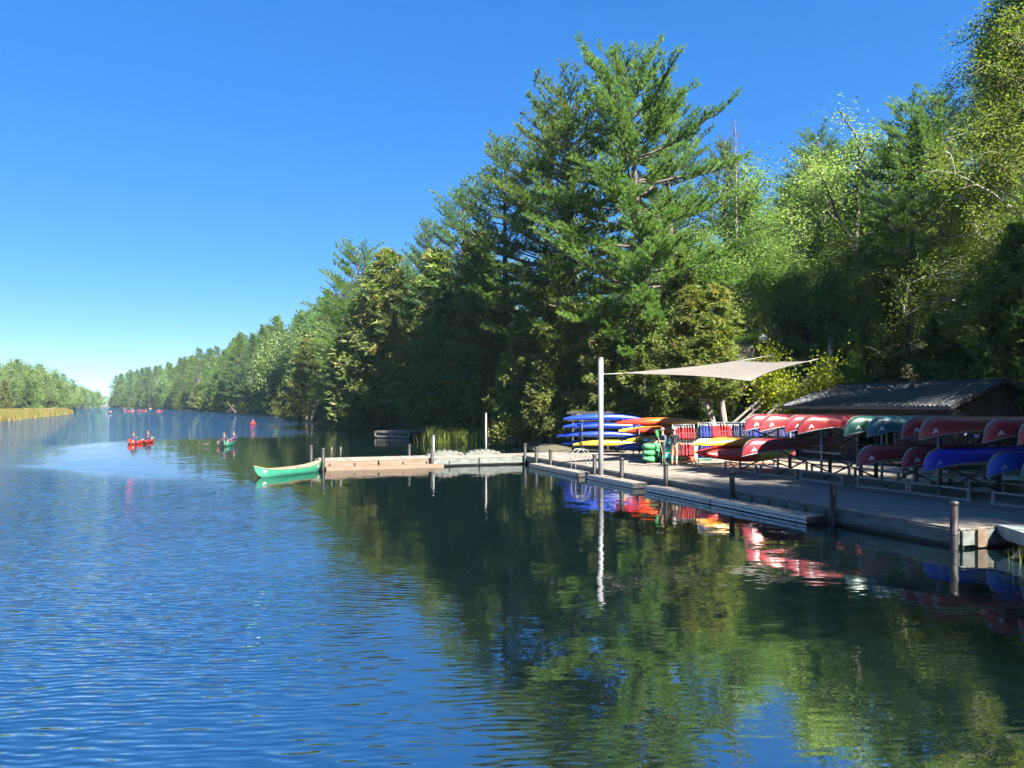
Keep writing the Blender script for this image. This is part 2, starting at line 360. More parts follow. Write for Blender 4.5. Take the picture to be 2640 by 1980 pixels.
# gravel yard behind the deck
mb = MB()
vv, uu = np.arange(6.8, 14.6, 0.6), np.arange(-4, 30.1, 0.8)
vs = []
for u in uu:
    for v in vv:
        p = W(v, u); vs.append((p.x, p.y, gz(p.x, p.y) + 0.012 + 0.012 * math.sin(v * 3 + u)))
k = len(vv)
mb.add(vs, [(i * k + j, i * k + j + 1, (i + 1) * k + j + 1, (i + 1) * k + j) for i in range(len(uu) - 1) for j in range(k - 1)], 0, True)
tag(mb.build('gravel_yard', M['gravel']), kind='structure')

# ------------------------------------------------------------------ tree builders
def blades(P, D, up, n, length, width, spread, rng, droop=0.0):
    """n narrow triangles at every point P, opening round direction D"""
    m = len(P); Pn = np.repeat(P, n, 0); Dn = np.repeat(D, n, 0)
    d = Dn + rng.normal(0, spread, (m * n, 3)); d[:, 2] += up - droop
    d /= np.linalg.norm(d, axis=1)[:, None]
    L = length * rng.uniform(0.65, 1.25, (m * n, 1)); r = rng.normal(0, 1, (m * n, 3))
    s = np.cross(d, r); s /= np.linalg.norm(s, axis=1)[:, None] + 1e-9
    Wd = width * rng.uniform(0.7, 1.3, (m * n, 1)) * 0.5
    V = np.empty((m * n, 3, 3)); V[:, 0] = Pn - s * Wd; V[:, 1] = Pn + s * Wd; V[:, 2] = Pn + d * L
    return V.reshape(-1, 3), np.arange(m * n * 3).reshape(-1, 3)
def leaves(P, size, rng, flat=0.5, n=1, scatter=0.0):
    """leaf-shaped quads (diamonds) at points"""
    P = np.repeat(P, n, 0); m = len(P)
    if scatter: P = P + rng.normal(0, scatter, (m, 3)) * (1, 1, 0.75)
    nrm = rng.normal(0, 1, (m, 3)); nrm[:, 2] = np.abs(nrm[:, 2]) + flat; nrm /= np.linalg.norm(nrm, axis=1)[:, None]
    a = np.cross(nrm, rng.normal(0, 1, (m, 3))); a /= np.linalg.norm(a, axis=1)[:, None]
    b = np.cross(nrm, a); L = size * rng.uniform(0.6, 1.35, (m, 1)); Wd = L * rng.uniform(0.5, 0.75, (m, 1))
    V = np.empty((m, 4, 3)); V[:, 0] = P - a * L * .5; V[:, 1] = P + b * Wd * .5; V[:, 2] = P + a * L * .5 + nrm * L * .12; V[:, 3] = P - b * Wd * .5
    return V.reshape(-1, 3), np.arange(m * 4).reshape(-1, 4)
def curve3(a, d, L, lift, n, rng, wob=0.05):
    t = np.linspace(0, 1, n)[:, None]
    p = a + d * L * t; p[:, 2] += (lift * L * t[:, 0] ** 2)
    p[1:] += rng.normal(0, wob * L / n, (n - 1, 3)); return p

def pine_mesh(seed, H, R, clear=0.2, lean=(0, 0), tufts=1.0, blade=(0.28, 0.034), nbl=18, gap=0.18, mat='pine', top_blunt=0.58, droop=0.0, keep=1.0):
    rng = np.random.default_rng(seed); tr = MB()
    nz = 12; zz = np.linspace(-0.4, H, nz); f = np.clip(zz / H, 0, 1)
    ax = np.stack([lean[0] * f ** 1.3 + 0.004 * H * np.sin(f * 7 + seed), lean[1] * f ** 1.3 + 0.004 * H * np.cos(f * 5 + seed), zz], 1)
    r0 = 0.0155 * H
    tr.tube(ax.tolist(), [r0 * (1.25 if i == 0 else 1) * (1 - 0.93 * q) + 0.015 for i, q in enumerate(f)], 9)
    P, D = [], []
    z = clear * H; a = rng.uniform(0, 6.28)
    while z < H * 0.985:
        q = z / H
        prof = min(1.0, ((1 - q) / 0.45)) ** top_blunt * (0.7 + 0.3 * min(1, (q - clear) / 0.18 + 0.25))
        nb = rng.integers(5, 8)
        for k in range(nb):
            a += 6.283 / nb + rng.normal(0, 0.25)
            if rng.random() < gap: continue
            L = max(0.5, R * prof * rng.choice([0.62, 0.85, 1.0, 1.22], p=[.25, .35, .28, .12]) * rng.uniform(0.85, 1.12))
            el = math.radians(-7 - droop + 44 * q ** 2.2 + rng.normal(0, 6))
            d = np.array((math.cos(a) * math.cos(el), math.sin(a) * math.cos(el), math.sin(el)))
            zs_ = z + rng.normal(0, .2); st = np.array([np.interp(zs_, zz, ax[:, i]) for i in range(3)])
            n = 7; br = curve3(st, d, L, 0.16 + 0.10 * rng.random(), n, rng, 0.10)
            tr.tube(br.tolist(), [0.012 * L + 0.02 - (0.012 * L + 0.014) * i / (n - 1) for i in range(n)], 5, cap=False)
            t0 = 0.30 if L > 2 else 0.15
            m = max(3, int(L * 3.7 * tufts))
            for j in range(m):
                t = t0 + (1 - t0) * (j + rng.random()) / m
                i = min(int(t * (n - 1)), n - 2); fr = t * (n - 1) - i
                p0 = br[i] * (1 - fr) + br[i + 1] * fr; tg = br[i + 1] - br[i]; tg = tg / np.linalg.norm(tg)
                for sgn in (-1, 1):
                    if rng.random() > keep: continue
                    th = sgn * math.radians(rng.uniform(25, 70)); c, s_ = math.cos(th), math.sin(th)
                    e = np.array((tg[0] * c - tg[1] * s_, tg[0] * s_ + tg[1] * c, tg[2] + rng.uniform(-0.05, 0.35)))
                    e /= np.linalg.norm(e)
                    l = min(1.3, max(0.42, 0.32 * L * (1.08 - t))) * rng.uniform(0.7, 1.2)
                    k2 = max(2, int(l / 0.16 * tufts))
                    ts = (np.arange(k2) + 1) / k2
                    pts = p0 + e * l * ts[:, None]; pts[:, 2] += 0.12 * l * ts ** 2
                    P.append(pts); D.append(np.repeat(e[None], k2, 0))
            P.append(br[-1:]); D.append((br[-1] - br[-2])[None] / np.linalg.norm(br[-1] - br[-2]))
        z += rng.uniform(0.75, 1.35) * (1.0 if q < 0.7 else 0.62) * H / 26
    P = np.concatenate(P); D = np.concatenate(D)
    P += rng.normal(0, 0.05, P.shape)
    V, Fc = blades(P, D, 0.35, nbl, blade[0], blade[1], 0.50, rng)
    return tr.mesh('trunk', M['bark']), npmesh('crown', V, Fc, M[mat])

def cedar_mesh(seed, H, R, n=5200, mat='cedar', size=0.34, bare=0.02, ragged=0.35, twin=False, wide=0.16):
    rng = np.random.default_rng(seed); tr = MB(); P, D = [], []
    stems = [(0, 0, 1.0)] + ([(0.45 * R, 0.1, 0.86)] if twin else [])
    for sx_, sy_, hf in stems:
        h = H * hf
        pts = [(sx_ * q, sy_ * q + 0.05 * math.sin(4 * q + seed), h * q - 0.3) for q in np.linspace(0, 1, 9)]
        tr.tube(pts, [0.016 * h * (1 - q) + 0.015 for q in np.linspace(0, 1, 9)], 7)
        nb = int(h * 9); m = max(4, int(n / len(stems) / nb))
        for k in range(nb):
            q = bare + (1 - bare) * (k + rng.random()) / nb; a = k * 2.39996 + rng.normal(0, .3)
            L = R * (1 - q) ** 0.72 * (0.75 + 0.25 * min(1, q / 0.12)) * (1 - ragged + 2 * ragged * rng.random()) + 0.18
            el = math.radians(rng.uniform(-12, 28))
            st = np.array((sx_ * q, sy_ * q, h * q)); d = np.array((math.cos(a) * math.cos(el), math.sin(a) * math.cos(el), math.sin(el)))
            br = curve3(st, d, L, 0.28, 5, rng, 0.08)
            if k % 3 == 0: tr.tube(br.tolist(), [0.03, 0.024, 0.018, 0.012, 0.006], 4, cap=False)
            t = rng.beta(2.2, 1.1, m); i = np.minimum((t * 4).astype(int), 3); fr = (t * 4 - i)[:, None]
            p = br[i] * (1 - fr) + br[i + 1] * fr + rng.normal(0, 0.10 + 0.05 * L, (m, 3))
            P.append(p); D.append(np.repeat((br[-1] - br[0])[None] / L, m, 0))
    P = np.concatenate(P); D = np.concatenate(D)
    V, Fc = blades(P, D * 0.7, 0.05, 4, size, size * wide * 2.0, 0.6, rng, droop=0.25)
    return tr.mesh('trunk', M['bark_pale'] if mat == 'cedar' else M['bark']), npmesh('crown', V, Fc, M[mat])

def leafy_mesh(seed, H, R, nleaf=15000, size=0.15, mat='leaf', bark='bark', trunk=0.3, open_=0.5, lean=(0, 0), levels=4, scatter=0.42, upright=0.5, dead=0):
    rng = np.random.default_rng(seed); tr = MB(); tips = []; bare = []
    def grow(p, d, L, r, lv):
        n = 5; pts = [p]; q = p.copy(); dd = d.copy()
        for i in range(n):
            dd = dd + rng.normal(0, 0.13, 3) + np.array((0, 0, 0.05)); dd /= np.linalg.norm(dd); q = q + dd * L / n; pts.append(q.copy())
        tr.tube([tuple(x) for x in pts], [r * (1 - 0.45 * i / n) for i in range(n + 1)], 7 if lv == 0 else (5 if lv < 3 else 4), cap=False)
        if lv >= levels:
            tips.append(np.array(pts[2:])); return
        kids = rng.integers(3, 5) if lv else rng.integers(4, 6)
        for k in range(kids):
            t = 1.0 if k == 0 else rng.uniform(0.35, 1.0)
            b = pts[int(round(t * n))]; a = rng.uniform(0, 6.283) if lv else 6.283 * k / kids + rng.normal(0, .4)
            tilt = math.radians(rng.uniform(12, 28) if k == 0 else rng.uniform(32, 66) * (1.15 - 0.35 * upright))
            s1 = np.cross(dd, (0.3, 0.2, 1.0)); s1 /= np.linalg.norm(s1); s2 = np.cross(dd, s1)
            nd = dd * math.cos(tilt) + (s1 * math.cos(a) + s2 * math.sin(a)) * math.sin(tilt); nd[2] += 0.12
            nd /= np.linalg.norm(nd)
            ln_ = L * (0.78 if k == 0 else rng.uniform(0.5, 0.76)) if lv else R * rng.uniform(0.55, 0.85)
            grow(b, nd, ln_, r * (0.66 if k == 0 else 0.48), lv + 1)
        if lv >= 2: tips.append(np.array(pts[3:]))
    base = np.array((0.0, 0.0, -0.3)); top = np.array((lean[0] * trunk, lean[1] * trunk, H * trunk))
    d0 = (top - base); grow(base, d0 / np.linalg.norm(d0), np.linalg.norm(d0), 0.017 * H + 0.02, 0)
    P = np.concatenate(tips)
    zt = P[:, 2].max(); sxy = np.percentile(np.linalg.norm(P[:, :2], axis=1), 96)
    kz, kx = (H - 0.3) / zt, R / sxy                       # fit the grown skeleton to the wanted size
    tr.v = [(x * kx + lean[0] * max(z, 0) / zt, y * kx + lean[1] * max(z, 0) / zt, z * kz) if z > 0 else (x, y, z) for x, y, z in tr.v]
    zz = np.maximum(P[:, 2:3], 0) / zt
    P = np.concatenate([P[:, :1] * kx + lean[0] * zz, P[:, 1:2] * kx + lean[1] * zz, P[:, 2:3] * kz], 1)
    n = max(1, nleaf // len(P)); keep = rng.random(len(P)) > 0.10 * open_
    V, Fc = leaves(P[keep], size, rng, 0.5, n, scatter)
    return tr.mesh('trunk', M[bark]), npmesh('crown', V, Fc, M[mat])

def column_leafy_mesh(seed, H, R, nleaf, size, mat, bark, lean=(0, 0), wavy=0.3, low=.2):
    rng = np.random.default_rng(seed); tr = MB(); P = []
    ax = lambda q: np.array((lean[0] * q + .25 * math.sin(5 * q + seed), lean[1] * q + .2 * math.cos(4 * q), H * q))
    tr.tube([tuple(ax(q)) for q in np.linspace(-.02, 1, 14)], [.013 * H * (1 - q) + .012 for q in np.linspace(0, 1, 14)], 8)
    nb = int(H * 5.5)
    for k in range(nb):
        q = low + (1 - low) * (k + rng.random()) / nb; a = k * 2.39996 + rng.normal(0, .35)
        L = R * (1 - q ** 2.2) ** .8 * rng.choice([.5, .8, 1.0, 1.15]) * rng.uniform(.85, 1.1) + .3
        el = math.radians(20 + 35 * q + rng.normal(0, 8)); d = np.array((math.cos(a) * math.cos(el), math.sin(a) * math.cos(el), math.sin(el)))
        br = curve3(ax(q), d, L, -.30, 7, rng, .14); tr.tube(br.tolist(), [.012 * L + .012 - (.012 * L + .008) * i / 6 for i in range(7)], 5, cap=False)
        for j in range(2, 7):
            P.append(br[j][None])
            for s_ in range(2):
                e = d * .3 + rng.normal(0, .7, 3); c = curve3(br[j], e / np.linalg.norm(e), .28 * L + .2, -.35, 4, rng, .15); P.append(c[1:])
                if j % 2 == 0: tr.tube(c.tolist(), [.012, .009, .006, .003], 3, cap=False)
    P = np.concatenate(P); V, Fc = leaves(P, size, rng, .4, max(1, nleaf // len(P)), wavy)
    return tr.mesh('trunk', M[bark]), npmesh('crown', V, Fc, M[mat])

def shrub_mesh(seed, H, R, n=2200, size=0.13, mat='brush', kind='leaf'):
    rng = np.random.default_rng(seed); tr = MB()
    lob = rng.normal(0, 1, (9, 3)) * (R * .42, R * .42, H * .2) + (0, 0, H * .5)
    for c in lob:
        tr.tube([(0, 0, -.15), (c[0] * .4, c[1] * .4, c[2] * .6), tuple(c)], [.03, .02, .008], 4, cap=False)
    P = lob[rng.integers(0, 9, n)] + rng.normal(0, 1, (n, 3)) * (R * .30, R * .30, H * .22)
    P[:, 2] = np.abs(P[:, 2])
    if kind == 'leaf': V, Fc = leaves(P, size, rng, 0.4)
    else: V, Fc = blades(P, (P - (0, 0, 0)) / (np.linalg.norm(P, axis=1)[:, None] + .1), 0.4, 3, size * 2.2, size * .45, .5, rng)
    return tr.mesh('stems', M['bark']), npmesh('foliage', V, Fc, M[mat])

def reed_mesh(seed, pts, hgt, mat, n=1, width=0.03):
    rng = np.random.default_rng(seed); P = np.repeat(np.asarray(pts, float), n, 0)
    P[:, :2] += rng.normal(0, 0.12, (len(P), 2))
    D = np.zeros_like(P); D[:, 2] = 1
    return npmesh('reeds', *blades(P, D, 0.6, 1, hgt, width, 0.22, rng), M[mat])

def plant(name, meshes, loc, rz, sc, label, cat, group=None, parts=('trunk', 'crown')):
    e = empty(name, loc, rz); e.scale = sc if isinstance(sc, (tuple, list)) else (sc, sc, sc)
    tag(e, label, cat, group)
    for nm, me in zip(parts, meshes): link(nm, me, e)
    return e
TOPS = {}
def mesh_top(me):
    if me.name not in TOPS:
        a = np.empty(len(me.vertices) * 3, np.float32); me.vertices.foreach_get('co', a); TOPS[me.name] = float(np.sort(a[2::3])[-40:].mean())
    return TOPS[me.name]
def stand(name, meshes, H0, px, py, d, label, cat='tree', group=None, wx=1.0, rz=None, dx=0.0, parts=('trunk', 'crown')):
    """a tree of mesh height H0 at depth d whose top reaches the row py above column px"""
    t = at(px, py, d); z0 = gz(t.x + dx, t.y); H0 = mesh_top(meshes[1]); k = (t.z - z0) / H0
    return plant(name, meshes, (t.x + dx, t.y, z0), random.uniform(0, 6.28) if rz is None else rz, (k * wx, k * wx, k), label, cat, group, parts)
# ------------------------------------------------------------------ trees
big = pine_mesh(108, 27.0, 7.2, 0.10, (-2.4, 0.3), 1.1, nbl=18, gap=0.06, top_blunt=0.45)
PINES = [pine_mesh(102, 26, 6.3, 0.16, (-1.2, 0), 0.9, gap=.09, top_blunt=.45), pine_mesh(103, 26, 5.4, 0.10, (0.5, 0.5), 0.9, gap=.09, mat='pine2', top_blunt=.5), pine_mesh(105, 26, 6.0, 0.20, (0.2, -0.4), 0.85, gap=.10, top_blunt=.45),
         pine_mesh(14, 24, 4.2, 0.10, (0, 0), 0.8, mat='pine2', droop=-14)]
FARP = [pine_mesh(21, 24, 5.0, 0.06, (0, 0), 0.5, (0.42, 0.09), 9, 0.14, top_blunt=.85), pine_mesh(22, 24, 4.3, 0.06, (0.4, 0), 0.5, (0.42, 0.09), 9, 0.14, 'pine2', .95), pine_mesh(23, 24, 5.6, 0.08, (0, 0.3), 0.45, (0.45, 0.10), 9, 0.18, top_blunt=.7)]
CEDARS = [cedar_mesh(31, 11, 2.3, 6500), cedar_mesh(32, 11, 2.0, 5200, ragged=.45), cedar_mesh(33, 11, 2.7, 7000, twin=True), cedar_mesh(34, 11, 1.5, 4200)]
JUNI = [cedar_mesh(35, 9, 2.9, 7500, 'juniper', .30, ragged=.5, wide=.14), cedar_mesh(36, 9, 2.4, 6500, 'juniper', .30, ragged=.5, wide=.14)]
FARC = [cedar_mesh(37, 11, 2.4, 1800, size=.6), cedar_mesh(38, 11, 2.0, 1500, size=.6, mat='juniper')]
OAKS = [leafy_mesh(41, 17, 4.8, 62000, .135, 'leaf_oak', trunk=.30, open_=1.6, scatter=.46), leafy_mesh(42, 15, 5.0, 105000, .135, 'leaf', trunk=.22, open_=.5, scatter=.55),
        leafy_mesh(43, 15, 4.6, 105000, .13, 'leaf', trunk=.20, open_=.3, scatter=.55)]
BIRCH = column_leafy_mesh(45, 20, 4.6, 130000, .095, 'leaf_birch', 'bark_birch')
LIME = leafy_mesh(46, 5, 2.4, 9000, .13, 'leaf_lime', trunk=.15, open_=.3, scatter=.28)
FARL = [leafy_mesh(47, 18, 6.0, 7000, .50, 'leaf', trunk=.15, levels=3, scatter=1.0), leafy_mesh(48, 18, 5.2, 7000, .48, 'leaf_oak', trunk=.15, levels=3, scatter=1.0)]
SHRUBS = [shrub_mesh(51, 1.8, 1.5), shrub_mesh(52, 1.4, 1.3, mat='leaf'), shrub_mesh(53, 1.0, 1.3, 1800, .10), shrub_mesh(54, 2.2, 1.4, 2200, .15, 'juniper', 'blade')]

# the tall pines that make the skyline (top pixel, depth)
stand('white_pine', big, 27.0, 1612, 92, 55, 'tallest white pine with wide tiered branches rising behind the kayaks and shade sail', dx=2.3, rz=0.0)
for k, px, py, d, wx, rz, lb in [
    (0, 1492, 190, 61, 1.12, 0.6, 'tall white pine standing just left of the tallest pine'),
    (2, 1408, 268, 66, 1.05, 2.2, 'white pine with bare lower trunk, second left of the tallest pine'),
    (1, 1300, 355, 71, 1.15, 4.0, 'blue-green white pine, third left of the tallest pine'),
    (1, 1196, 462, 82, 1.15, 1.0, 'narrow-topped pine standing out above the cedars near the arm of the dock'),
    (3, 1110, 560, 100, 1.2, 1.9, 'slender pine on the skyline with steep branches, above the swim raft'),
    (2, 1064, 630, 118, 1.1, 3.0, 'flat-topped pine in the skyline dip left of the slender pine'),
    (0, 945, 615, 124, 1.25, 0.2, 'pine with a long arm reaching left over the water on the skyline'),
    (1, 868, 712, 145, 1.2, 5.0, 'pine just left of the long-armed pine on the skyline'),
    (1, 1742, 240, 66, 1.1, 2.6, 'pine half hidden behind the right side of the tallest pine'),
    (3, 1870, 350, 72, 1.1, 0.4, 'slim pine behind the thin-leaved oak'),
    (1, 2352, 365, 66, 1.1, 0.9, 'pine top showing between the oak and the right-hand birch'),
    (2, 2430, 205, 48, 1.0, 3.9, 'dark pine reaching out left from behind the birch'),
    (0, 2230, 480, 74, 1.0, 0.5, 'pine on the hilltop behind the shed'),
    (2, 2020, 470, 76, 1.0, 1.5, 'pine on the hilltop behind the stairs')]:
    stand('white_pine', PINES[k], 26 if k < 3 else 24, px, py, d, lb, wx=wx, rz=rz)
# broad-leaved trees on the slope
stand('oak_tree', OAKS[0], 17, 2090, 250, 56, 'thin-leaved oak with dark forked trunk against the sky', rz=2.0, wx=1.25)
for k, px, py, d, wx, lb in [
    (1, 1900, 345, 60, 1.15, 'leafy tree between the tallest pine and the thin-leaved oak'),
    (2, 1985, 520, 54, 1.1, 'leafy tree below and left of the thin-leaved oak'),
    (1, 2270, 455, 58, 1.2, 'pale green leafy tree just right of the thin-leaved oak'),
    (2, 2180, 560, 52, 1.1, 'leafy tree in front of the oak, above the stairs'),
    (2, 2395, 420, 56, 1.0, 'leafy tree filling the dip left of the birch'),
    (1, 1838, 560, 52, 0.9, 'rounded leafy tree right beside the tallest pine')]:
    stand('leafy_tree', OAKS[k], 15, px, py, d, lb, wx=wx)
stand('birch_tree', BIRCH, 20, 2655, -90, 40, 'tall birch with turning yellow leaves at the right edge', rz=0.4, wx=1.15)
stand('birch_tree', BIRCH, 20, 2560, 60, 47, 'second birch just behind and left of the tall edge birch', rz=2.4, wx=0.95)
stand('lime_shrub_tree', LIME, 5, 2020, 850, 46, 'small bright yellow-green tree beside the sign kiosk', rz=1.0, wx=.85)
# the trees just right of the view that shade the dock
for k, (x, y, s_) in enumerate([(26, 13.5, 1.2), (22.5, 11, 1.25), (31, 12, 1.3), (24.5, 5, 1.2), (34, 19, 1.2), (30, 31.0, 1.0), (33, 28.5, 1.0), (29, 4, 1.2), (23, -3, 1.1), (27, 27.5, .95), (30.5, 23.5, 1.15)]):
    me = BIRCH if k % 3 == 0 else OAKS[1 + k % 2]
    plant('leafy_tree', me, (x, y, gz(x, y)), k * 1.3, (s_ * 1.2 if k % 3 else s_,) * 3, 'leafy tree on the bank right of the racks, shading the near deck', 'tree', 'trees shading the near deck')
# junipers and cedars on the hillside behind the shed
for px, py, d, k, wx, lb in [
    (2150, 690, 50, 0, 1.0, 'spreading juniper above the head of the stairs'), (2240, 760, 47, 1, .95, 'juniper between the utility pole and the hill cabin'),
    (2290, 870, 44, 1, .9, 'dark juniper directly behind the middle of the shed roof'), (2420, 800, 43, 0, .9, 'dark juniper right of the hill cabin behind the shed'),
    (2500, 740, 42, 1, 1.0, 'tall dark juniper behind the right half of the shed roof'), (2580, 640, 40, 0, 1.0, 'dark juniper under the birches'),
    (2640, 560, 37, 1, 1.1, 'dark juniper at the right edge of the view'), (2470, 900, 41, 1, .8, 'low dark juniper close behind the shed ridge'),
    (2200, 905, 45, 1, .8, 'low juniper behind the left end of the shed'), (2555, 880, 39, 1, .9, 'low juniper behind the right gable')]:
    stand('juniper_tree', JUNI[k], 9, px, py, d, lb, wx=wx)
# cedars along the water behind the back dock and kayaks
for px, py, d, k, wx, lb in [
    (1345, 812, 62, 0, 1.15, 'pointed olive cedar standing out in front of the pines by the shore'),
    (1765, 640, 53, 2, 1.0, 'tall olive cedar in front of the tallest pine, above the shade sail'),
    (1660, 760, 52, 1, 1.1, 'cedar behind the red kayaks'), (1560, 800, 54, 0, 1.1, 'cedar behind the white sail pole'),
    (1470, 770, 58, 2, 1.1, 'double-stemmed cedar behind the blue kayaks'), (1420, 840, 57, 1, 1.2, 'shaded cedar left of the blue kayaks'),
    (1280, 800, 68, 2, 1.2, 'shaded cedar behind the tall white mast'), (1225, 750, 76, 0, 1.25, 'cedar behind the notched float sections'),
    (1160, 700, 86, 2, 1.25, 'broad cedar above the right end of the swim raft'), (1090, 730, 96, 1, 1.3, 'cedar above the middle of the swim raft'),
    (1045, 690, 104, 0, 1.3, 'olive cedar left of the swim raft'), (985, 760, 116, 2, 1.3, 'cedar at the water left of the swim raft'),
    (1000, 640, 112, 2, 1.3, 'tall brownish cedar under the long-armed pine'), (925, 770, 128, 0, 1.3, 'cedar right of the bleached dead tree'),
    (790, 870, 160, 1, 1.3, 'brownish cedar just behind the bleached dead tree'), (1830, 790, 50, 1, 1.0, 'cedar left of the sign kiosk'),
    (1230, 600, 80, 3, 1.5, 'slim yellow-olive cedar below the narrow-topped pine'), (1130, 640, 95, 3, 1.5, 'slim cedar below the slender pine')]:
    stand('cedar_tree', CEDARS[k], 11, px, py, d, lb, wx=wx)

# the shaded infill of the wood along the right shore, near part
gi = 'understorey cedars in the shaded wood edge behind the back dock'
r = random.Random(5)
def shore_pt(y, s):
    i = int(np.argmin(np.abs(DR[:, 1] - y))); q = DR[i] + DIR_R * s; return float(q[0]), float(q[1])
for i in range(34):
    x, y = shore_pt(56 + 74 * (i / 34) ** 1.1, r.uniform(1.5, 9)); k = r.randrange(4); s = r.uniform(.55, 1.0)
    plant('cedar_tree', CEDARS[k], (x, y, gz(x, y)), r.uniform(0, 6.28), (s * 1.35, s * 1.35, s), 'understorey cedar in the shaded wood edge behind the back dock', 'tree', gi)
for i in range(30):
    x, y = shore_pt(54 + 80 * i / 30, r.uniform(10, 30)); k = r.randrange(3); s = r.uniform(.6, .82)
    if r.random() < .5: plant('white_pine', PINES[k], (x, y, gz(x, y)), r.uniform(0, 6.28), s, 'shaded pine deep in the wood behind the shoreline cedars', 'tree', 'inner pines of the near right wood')
    else: plant('leafy_tree', OAKS[1 + k % 2], (x, y, gz(x, y)), r.uniform(0, 6.28), s * 1.1, 'leafy tree deep in the wood behind the shoreline cedars', 'tree', 'inner leafy trees of the near right wood')
for i in range(22):                        # hilltop wood behind the slope
    x = r.uniform(22, 52); y = r.uniform(50, 84); k = r.randrange(3); s = r.uniform(.55, .72)
    if x / y > .75: continue
    plant('leafy_tree' if i % 2 else 'white_pine', (OAKS[1 + k % 2] if i % 2 else PINES[k]), (x, y, gz(x, y)), r.uniform(0, 6.28), s * (1.25 if i % 2 else 1.0),
          'leafy tree in the back rows of the hilltop wood' if i % 2 else 'pine in the back rows of the hilltop wood', 'tree', 'hilltop leafy trees' if i % 2 else 'hilltop pines')
for i in range(16):                        # understorey of the hilltop
    x = r.uniform(17, 38); y = r.uniform(51, 64); k = i % 2; s = r.uniform(.5, .95)
    plant('juniper_tree', JUNI[k], (x, y, gz(x, y)), r.uniform(0, 6.28), (s * 1.25, s * 1.25, s), 'juniper in the dark understorey of the hilltop wood', 'tree', 'hilltop junipers')
# the far right shore
def skyrow(px):                            # skyline of the far right shore in the photograph
    return np.interp(px, [272, 290, 322, 394, 480, 537, 597, 644, 692, 764, 800, 860], [990, 975, 950, 925, 908, 893, 860, 826, 795, 765, 738, 715])
y = 128.0; i = 0
while y < 800:
    d0 = 4.2 + y * 0.012
    x, yy = shore_pt(y, r.uniform(1, 4))
    s = r.uniform(.55, 1.05) * (1 if y < 300 else 1.1)
    plant('cedar_tree', FARC[i % 2], (x, yy, gz(x, yy)), r.uniform(0, 6.28), (s * 1.6, s * 1.6, s), 'dark cedar at the water line of the far right shore', 'tree', 'water line cedars of the far right shore')
    for row, (s0, s1) in enumerate(((4, 9), (12, 24))):
        x, yy = shore_pt(y + r.uniform(-3, 3), r.uniform(s0, s1)); px = 1320 + x / yy * F
        t = CAMZ + (HZ - float(skyrow(px))) / F * yy + (r.choice([-6.5, -4, -2, 0, 2.2]) if row else r.choice([-9, -6, -3, .5])); k = r.randrange(3); z0 = gz(x, yy)
        hh = max(11, min(31, t - z0))
        if r.random() < .16 and row == 0: plant('leafy_tree', FARL[k % 2], (x, yy, z0), r.uniform(0, 6.28), (hh * .8 / 18,) * 3, 'leafy tree among the pines of the far right shore', 'tree', 'far right shore leafy trees')
        else: plant('white_pine', FARP[k], (x, yy, z0), r.uniform(0, 6.28), (hh / 24 * 1.1, hh / 24 * 1.1, hh / 24), 'pine in the long dark row of the far right shore', 'tree', 'far right shore pines')
    y += d0 * 1.25; i += 1
# left bank: sunlit wood behind the reeds
for i in range(64):
    px = -60 + 252 * (i / 63); d = r.uniform(300, 345) + max(0, px - 60) * .60 + (i % 3) * 12
    top = float(np.interp(px, [-60, 0, 40, 70, 110, 140, 165, 185, 195], [922, 926, 918, 926, 936, 946, 958, 980, 995])) + r.uniform(-2, 8) + (0 if i % 3 == 2 else r.uniform(6, 34))
    if i % 5 == 1: stand('white_pine', FARP[i % 3], 24, px, top, d, 'pine among the sunlit wood on the left bank', group='left bank pines', wx=1.2)
    elif i % 5 == 3: stand('cedar_tree', FARC[i % 2], 11, px, top + 34, d - 14, 'low cedar at the front of the sunlit left bank wood', group='left bank cedars', wx=1.1)
    else: stand('leafy_tree', FARL[i % 2], 18, px, top, d, 'leafy tree in the sunlit wood on the left bank', group='left bank leafy trees', wx=1.05)
for i in range(22):
    px = 172 + 84 * i / 21; d = 600 + 230 * i / 21 + r.uniform(-15, 15)
    top = float(np.interp(px, [178, 200, 220, 240, 262], [990, 990, 994, 1004, 1018])) + r.uniform(-2, 6)
    stand('leafy_tree', FARL[i % 2], 18, px, top, d, 'leafy tree on the farther point beyond the left bank', group='leafy trees on the farther left point', wx=1.2)
V, Fq = [], []                             # the wood that closes the far end of the channel, one mass
rg = np.random.default_rng(9); n = 9000
Pm = np.stack([rg.uniform(-1100, -560, n), rg.uniform(1480, 1560, n), np.zeros(n)], 1); hh = 19 + 5 * np.sin(Pm[:, 0] * .05) + 3 * np.sin(Pm[:, 0] * .13)
Pm[:, 2] = hh * rg.beta(1.6, 1.0, n)
Vm, Fm = leaves(Pm, 4.2, rg, .4)
tag(link('distant_wood', npmesh('distant_wood', Vm, Fm, M['leaf'])), 'distant wood closing the far end of the channel', 'wood', kind='stuff')

